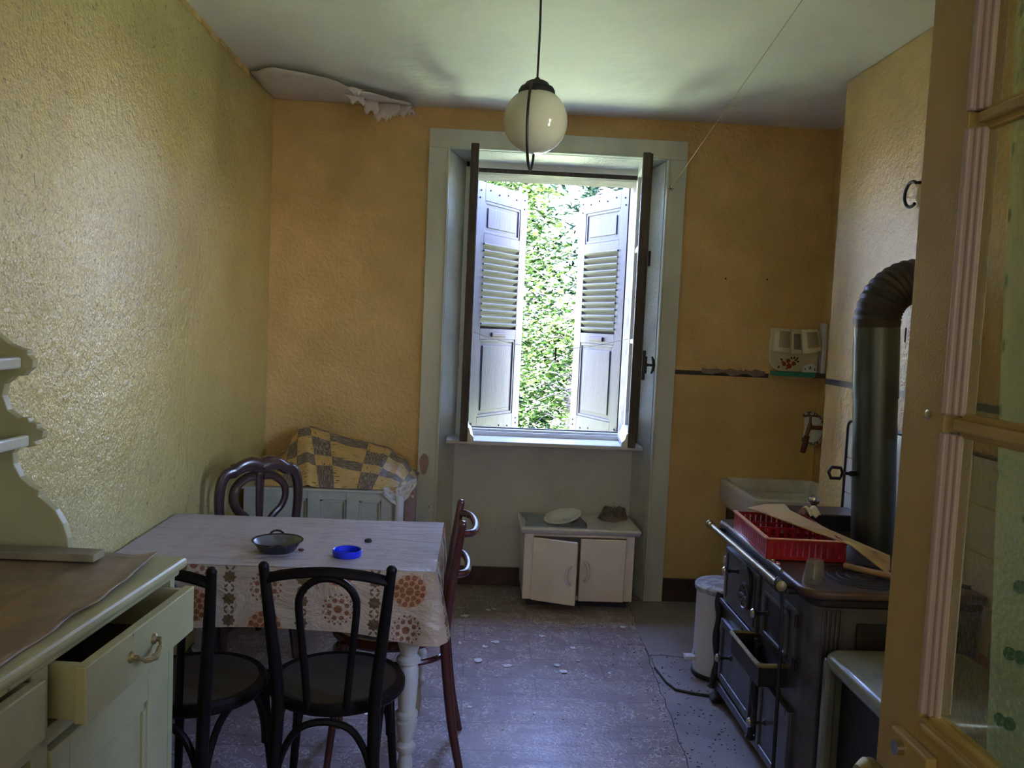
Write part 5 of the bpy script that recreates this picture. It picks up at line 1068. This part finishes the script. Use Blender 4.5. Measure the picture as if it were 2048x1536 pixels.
def loftrings(R_, cap=True):
    m = MB(); n = len(R_[0])
    for r_ in R_: m.v += [Vector(p) for p in r_]
    for k in range(len(R_) - 1):
        for i in range(n): m.f.append((k * n + i, k * n + (i + 1) % n, (k + 1) * n + (i + 1) % n, (k + 1) * n + i))
    if cap: m.f.append(tuple(range(n))[::-1]); m.f.append(tuple(range((len(R_) - 1) * n, len(R_) * n)))
    return m
loftrings([sc_ring(0.055, -0.002), sc_ring(0.097, 0.010, amp=0.02), sc_ring(0.097, 0.012, amp=0.02), sc_ring(0.072, 0.006), sc_ring(0.055, 0.002)]).xf(M).obj('plate_dish', m_china, t)
loftrings([sc_ring(0.096, 0.0122, amp=0.02), sc_ring(0.0955, 0.0132, amp=0.02), sc_ring(0.078, 0.0085), sc_ring(0.078, 0.0075)], cap=False).xf(M).obj('rim_pattern', mat('brown_rim_pattern', (0.10, 0.06, 0.07), 0.3, layers=[((0.55, 0.53, 0.55), 60, 0.5, 0.56, 2)]), t)

# glass shelf and what stands on it
t = thing('glass_shelf', 'narrow green glass shelf on the back wall over the sink', 'shelf', (1.79, 4.65, 1.31))
MB().box(1.650, 1.870, 4.598, 4.699, 1.308, 1.333).obj('shelf_plate', m_green, t, world=True, smooth=0, bevel=0.002)
MB().box(1.870, 1.929, 4.606, 4.699, 1.305, 1.330).obj('shelf_end', m_slat, t, world=True, smooth=0)
t = thing('page_panel', 'cream wall panel with three folded printed pages and painted red flowers on the shelf', 'panel', (1.762, 4.66, 1.334))
bp = [(-0.140, 0.235), (0.140, 0.235), (0.138, 0.0)] + [(-0.140 + 0.075 - 0.075 * math.sin(a), 0.075 - 0.075 * math.cos(a)) for a in [PI / 2 * i / 8 for i in range(9)]]
MB().prism(bp, -0.006, 0.006, 'y').obj('back_plate', m_cream, t, smooth=0, bevel=0.003)
def page(x0, x1, zt0, zt1, zb0, zb1, bulge, name='page'):
    def fn(a, b): return (x0[0] + (x1[0] - x0[0]) * a + (x0[1] - x0[0]) * b + ((x1[1] - x1[0]) - (x0[1] - x0[0])) * a * b, -0.012 - bulge * math.sin(PI * min(1, a * 1.0)) ** 0.8 - 0.03 * b, zt0 + (zt1 - zt0) * a - (zt0 - zb0 + ((zt1 - zb1) - (zt0 - zb0)) * a) * b)
    p = MB().grid(fn, 8, 4).obj(name, m_paper, t, solid=0.004, smooth=60)
    ln = MB()
    for k in range(12):
        a = 0.26 + 0.66 * k / 12
        q0, q1 = Vector(fn(a, 0.10)), Vector(fn(a, 0.80)); w_ = 0.0024
        ln.add([(q0.x - w_ / 2, q0.y - 0.0065, q0.z), (q0.x + w_ / 2, q0.y - 0.0065, q0.z), (q1.x + w_ / 2, q1.y - 0.0065, q1.z), (q1.x - w_ / 2, q1.y - 0.0065, q1.z)], [(0, 3, 2, 1)])
    ln.obj('printed_lines', m_ink, p, smooth=0, kind='stuff')
page((-0.118, -0.132), (-0.028, -0.034), 0.238, 0.232, 0.108, 0.102, 0.020)
page((-0.028, -0.034), (0.026, 0.034), 0.222, 0.222, 0.100, 0.098, 0.008)
page((0.030, 0.036), (0.118, 0.142), 0.232, 0.240, 0.100, 0.122, 0.018)
fw = MB()
for (x, z, r) in ((-0.052, 0.040, 0.012), (-0.030, 0.058, 0.013), (-0.024, 0.030, 0.015), (0.002, 0.044, 0.013), (-0.060, 0.050, 0.007), (-0.036, 0.014, 0.005)): fw.lathe([(r, -0.0075), (r * 0.9, -0.0085)], (x, 0, z), 10, 'y')
fw.obj('flower_print', m_petal, t, kind='stuff')
lf_ = MB()
for (x, z, a) in ((0.012, 0.064, 0.5), (0.024, 0.056, 0.1), (-0.012, 0.074, 2.2), (0.003, 0.076, 1.4), (0.020, 0.074, 0.9), (-0.068, 0.064, 2.5), (-0.082, 0.022, 1.2)):
    ca, sa = math.cos(a), math.sin(a)
    lf_.add([(x + ca * p - sa * q, -0.008, z + sa * p + ca * q) for p, q in ((-0.009, 0), (-0.003, -0.0048), (0.004, -0.0042), (0.010, 0), (0.004, 0.0042), (-0.003, 0.0048))], [(0, 1, 2, 3, 4, 5)])
lf_.obj('leaf_print', m_leafp, t, smooth=0, kind='stuff')
t = thing('china_holder', 'small half-round white china holder in front of the page panel', 'holder', (1.842, 4.625, 1.334))
hs_ = [(-0.040, 0.0), (0.040, 0.0)] + [(0.040 * math.cos(a), 0.012 + 0.038 * math.sin(a)) for a in [PI * i / 12 for i in range(13)]]
MB().prism(hs_, -0.012, 0.010, 'y').obj('holder_body', m_china, t, smooth=30, bevel=0.002)
mk = MB()
for (x, z, r) in ((0, 0.026, 0.0055), (0, 0.034, 0.004), (-0.004, 0.020, 0.003), (0.004, 0.020, 0.003), (-0.027, 0.016, 0.0045), (-0.027, 0.023, 0.0028), (0.027, 0.016, 0.0045), (0.027, 0.023, 0.0028), (-0.014, 0.030, 0.002), (0.014, 0.030, 0.002)): mk.lathe([(r, -0.0128), (r * 0.8, -0.0134)], (x, 0, z), 8, 'y')
mk.obj('painted_motif', m_leafp, t, kind='stuff')
o = MB().box(1.906, 1.929, 4.615, 4.690, 1.331, 1.535).box(1.910, 1.929, 4.625, 4.680, 1.535, 1.610).obj('white_carton', m_white2, smooth=0, bevel=0.003); tag(o, 'tall pale carton at the right end of the glass shelf', 'carton')

# ------------------------------------------------------------------ pendant lamp
GX, GY = 0.1555, 2.72
t = thing('pendant_lamp', 'opal glass globe lamp with a wire loop hanging from the ceiling', 'pendant lamp', (GX, GY, CZ))
GZ = 2.167; GR = 0.1005
MB().tube(smooth_path([(GX - 0.004, GY, CZ), (GX - 0.002, GY, 2.60), (GX + 0.001, GY, 2.45), (GX, GY, 2.30)], 5), 0.0035, 8).obj('cord', m_black, t, world=True)
MB().lathe([(0.03, 0), (0.03, -0.012), (0.012, -0.028), (0.005, -0.03)], (GX, GY, CZ), 16).obj('ceiling_rose', m_white2, t, world=True)
gp = [(GR * math.sin(a), -GR * math.cos(a)) for a in [0.02 + (PI - 0.52) * i / 22 for i in range(23)]]
gp += [(0.050, 0.0895), (0.046, 0.100)]
MB().lathe(gp, (GX, GY, GZ), 48, cap=False).obj('globe', m_opal, t, world=True)
MB().lathe([(0.056, 0.068), (0.0585, 0.080), (0.057, 0.094), (0.051, 0.104), (0.041, 0.109), (0.035, 0.118), (0.024, 0.124), (0.012, 0.127), (0.006, 0.134)], (GX, GY, GZ), 32).obj('cap', m_iron2, t, world=True)
for k in range(3):
    a = 0.4 + 2 * PI * k / 3; MB().tube([(GX + 0.052 * math.cos(a), GY + 0.052 * math.sin(a), GZ + 0.084), (GX + 0.066 * math.cos(a), GY + 0.066 * math.sin(a), GZ + 0.083)], 0.004, 8).obj('clamp_screw', m_iron2, t, world=True)
lp = []
for i in range(49):
    a = 2 * PI * i / 48; q = math.cos(a)
    lp.append((GX - 0.012 - 0.019 * math.sin(a), GY - 0.112 * math.sin(a), GZ - 0.018 + (0.132 if q > 0 else 0.132) * q))
MB().tube(lp[:-1], 0.0042, 8, closed=True).obj('wire_loop', m_iron2, t, world=True)

# ------------------------------------------------------------------ strings, peg, paint flakes
sl_ = smooth_path([(1.061, 2.946, CZ), (1.045, 3.6, 2.532), (1.030, 4.25, 2.393), (1.021, 4.668, 2.302)], 6)
o = MB().tube(sl_, 0.0017, 5).obj('ceiling_string', m_string); tag(o, 'thin taut string running from the ceiling to the right window casing', 'string')
kn = MB(); 
for a in range(6): kn.tube([(1.021, 4.664, 2.302), (1.021 + 0.018 * math.cos(a * 1.05), 4.660 - 0.006 * (a % 2), 2.302 + 0.018 * math.sin(a * 1.05))], 0.0014, 5)
kn.ball((1.021, 4.662, 2.302), 0.005, 6); kn.obj('knot', m_nail, o)
cl_ = smooth_path([(-0.028, 4.60, 1.478), (0.08, 4.60, 1.445), (0.25, 4.60, 1.415), (0.43, 4.60, 1.405), (0.62, 4.60, 1.425), (0.80, 4.60, 1.470), (0.848, 4.60, 1.480)], 6)
o = MB().tube(cl_, 0.0011, 5).obj('clothesline', m_string); tag(o, 'thin sagging clothesline stretched between the open casements', 'string')
t = thing('clothes_peg', 'dark wooden clothes peg hanging on the clothesline in the window', 'peg', (0.430, 4.60, 1.34))
for s in (-1, 1): MB().prism([(-0.004, 0.0), (0.004, 0.0), (0.005, 0.03), (0.005, 0.072), (-0.005, 0.072), (-0.005, 0.03)], s * 0.0055 - 0.0035, s * 0.0055 + 0.0035, 'y').obj('peg_leg', m_darkwood, t, smooth=0)
MB().tube([(-0.006, -0.009, 0.05), (0.006, -0.009, 0.05), (0.006, 0.009, 0.052), (-0.006, 0.009, 0.052)], 0.001, 5, closed=True).obj('peg_spring', m_chrome, t)
fl_pos = [(-0.001, 4.318, 1.2), (0.152, 4.44, .7), (0.123, 4.422, .7), (0.379, 4.067, 1.0), (0.148, 3.971, 1.1), (0.097, 3.91, .8), (0.069, 3.742, 1.3), (0.2, 3.695, 1.4), (0.419, 3.71, 1.1), (0.442, 3.646, 1.4), (0.524, 3.768, .6), (0.519, 3.929, .9), (0.649, 3.643, .5), (0.807, 4.225, .9), (0.034, 3.275, .7), (-0.019, 3.945, .6), (-0.55, 3.55, 1.2), (-0.42, 3.62, .9), (-0.36, 3.2, .8)]
for k, (x, y, s) in enumerate(fl_pos):
    rn = random.Random(k); n = 9
    po_ = [(0.016 * s * (0.55 + 0.75 * rn.random()) * math.cos(2 * PI * i / n), 0.018 * s * (0.5 + 0.8 * rn.random()) * math.sin(2 * PI * i / n)) for i in range(n)]
    m = MB(); m.v = [Vector((0, 0, 0.002))] + [Vector((p[0], p[1], 0.0015 + 0.004 * rn.random())) for p in po_]; m.f = [(0, i + 1, (i + 1) % n + 1) for i in range(n)]
    o = m.obj('paint_flake', m_flake, smooth=0, solid=0.0008); o.location = (x, y, 0.0045); o.rotation_euler = (0, 0, rn.random() * 6)
    tag(o, 'small white flake of fallen ceiling paint lying on the linoleum', 'paint flake', 'paint flakes on the floor')
gm = MB(); rn = random.Random(11)
for i in range(420):
    if i % 2: x, y = rn.uniform(0.80, 1.05), rn.uniform(2.6, 3.9)
    else:
        y = rn.uniform(2.4, 4.5); x = rn.gauss(0.80, 0.07) if i % 4 else rn.uniform(-0.2, 0.85)
    s = rn.uniform(0.0012, 0.0042); z = 0.0125 if (0.87 < x < 1.12 and 3.44 < y < 3.86) else (0.0045 if x < 0.72 + (y - 1.6) * 0.056 else 0.0005)
    a = rn.random() * 3; c_, s_ = math.cos(a) * s, math.sin(a) * s
    gm.add([(x - c_ * 1.6, y - s_ * 1.6, z), (x + s_, y - c_, z), (x + c_ * 1.6, y + s_ * 1.6, z), (x - s_, y + c_, z), (x, y, z + s * 0.8)], [(0, 1, 4), (1, 2, 4), (2, 3, 4), (3, 0, 4)])
o = gm.obj('floor_grit', m_nail, smooth=0, kind='stuff'); o['label'] = 'dark crumbs of grit scattered over the floor'; o['category'] = 'grit'

# ------------------------------------------------------------------ garden outside
g = MB().grid(lambda a, b: (-16 + 32 * a, -6 + 37 * b, -0.55 + 1.2 * max(0, b - 0.4) ** 2 + 0.06 * mnoise.noise(Vector((a * 20, b * 20, 0)))), 40, 40).obj('garden_ground', m_grass); g['kind'] = 'structure'
def leaf_tree(label, name, x, y, z0, h, rad, n_br, n_lf, leaf, size, group=None, seed=0, droop=0.25, conical=False):
    rn = random.Random(seed); t = thing(name, label, 'tree', (x, y, z0), 0, group)
    top_ = Vector((rn.uniform(-.1, .1), rn.uniform(-.1, .1), h * 0.93))
    MB().tube([(0, 0, -0.1), (0.02, 0, h * 0.4), top_], [0.05 * h / 3 + 0.03, 0.04 * h / 3, 0.008], 8).obj('trunk', m_bark, t)
    bm_, lm = MB(), MB()
    for i in range(n_br):
        f = 0.06 + 0.92 * (i + rn.random()) / n_br; az = i * 2.39996 + rn.uniform(-.3, .3)
        L_ = rad * ((1.05 - f) if conical else math.sin(PI * min(1.0, 0.22 + 0.78 * f)) ** 0.6) * rn.uniform(0.7, 1.05)
        b0 = Vector((0, 0, h * f)); d = Vector((math.cos(az), math.sin(az), 0)); up = 0.35 if not conical else 0.12
        pts = [b0 + d * (L_ * q) + Vector((0, 0, L_ * (up * q - droop * 2.2 * q * q))) for q in (0, 0.33, 0.66, 1.0)]
        bm_.tube(pts, [0.014, 0.010, 0.006, 0.002], 4)
        for k in range(n_lf):
            q = rn.uniform(0.18, 1.05); i0 = min(2, int(q * 3)); c = pts[i0].lerp(pts[i0 + 1], q * 3 - i0)
            sp_ = (0.10 + 0.16 * rn.random()) * (1.0 if not conical else 0.6) * (0.6 + rad * 0.25)
            c = c + Vector((rn.gauss(0, sp_), rn.gauss(0, sp_), rn.gauss(0, sp_ * 0.45) - 0.05))
            s = size * rn.uniform(0.6, 1.25); a = rn.uniform(0, 6.28); tl = rn.uniform(-0.9, 0.9)
            e1 = Vector((math.cos(a), math.sin(a), tl * 0.6)).normalized() * s; e2 = Vector((-math.sin(a), math.cos(a), rn.uniform(-0.7, 0.7))).normalized() * s * (0.42 if not conical else 0.28)
            lm.add([c - e1, c - e2 * 0.9 + e1 * 0.1, c + e1, c + e2 * 0.9 + e1 * 0.1], [(0, 1, 2, 3)])
    bm_.obj('branches', m_bark, t); lm.obj('foliage', leaf, t, smooth=0, kind='stuff')
    return t
leaf_tree('bright green broadleaf tree filling the left of the window view', 'leafy_tree', 0.05, 10.5, -0.45, 4.2, 1.55, 64, 110, m_leaf, 0.075, seed=1)
leaf_tree('bright leafy shrub low in the middle of the window view', 'leafy_shrub', 1.05, 9.6, -0.45, 2.2, 1.2, 40, 90, m_leaf3, 0.060, seed=2)
leaf_tree('dark blue-green spruce at the upper right of the window view', 'spruce_tree', 1.42, 10.9, -0.4, 6.2, 1.6, 70, 80, m_leaf2, 0.085, seed=3, conical=True, droop=0.2)
leaf_tree('tall dark evergreen added unseen left of the window to shade the right shutter', 'shading_evergreen', -2.9, 7.4, -0.5, 5.6, 1.2, 60, 90, m_leaf2, 0.12, seed=40, conical=True, droop=0.1)  # unseen tree added to keep side sky off the right shutter
leaf_tree('unseen leafy bush added to dim and green the side light', 'light_filter_bush', 3.9, 1.0, -0.5, 3.3, 1.2, 56, 100, m_leaf3, 0.08, seed=61)  # bush added to dim and green what the added window lets in
leaf_tree('bright leafy tree behind the right shutter', 'leafy_tree', 2.9, 9.3, -0.45, 2.7, 1.2, 44, 90, m_leaf, 0.070, seed=4)
for k, (x, y, h, r) in enumerate(((-1.9, 12.6, 4.0, 1.7), (-5.0, 12.4, 4.0, 1.5), (5.2, 11.6, 3.8, 1.5), (8.4, 12.0, 4.0, 1.5), (0.7, 14.6, 4.6, 1.7), (-8.2, 12.4, 4.0, 1.6), (4.2, 15.2, 4.6, 1.7))):
    leaf_tree('pale green broadleaf tree at the far edge of the garden', 'garden_tree', x, y, -0.4, h, r, 50, 80, m_leaf3, 0.10, 'trees at the far edge of the garden', seed=20 + k)
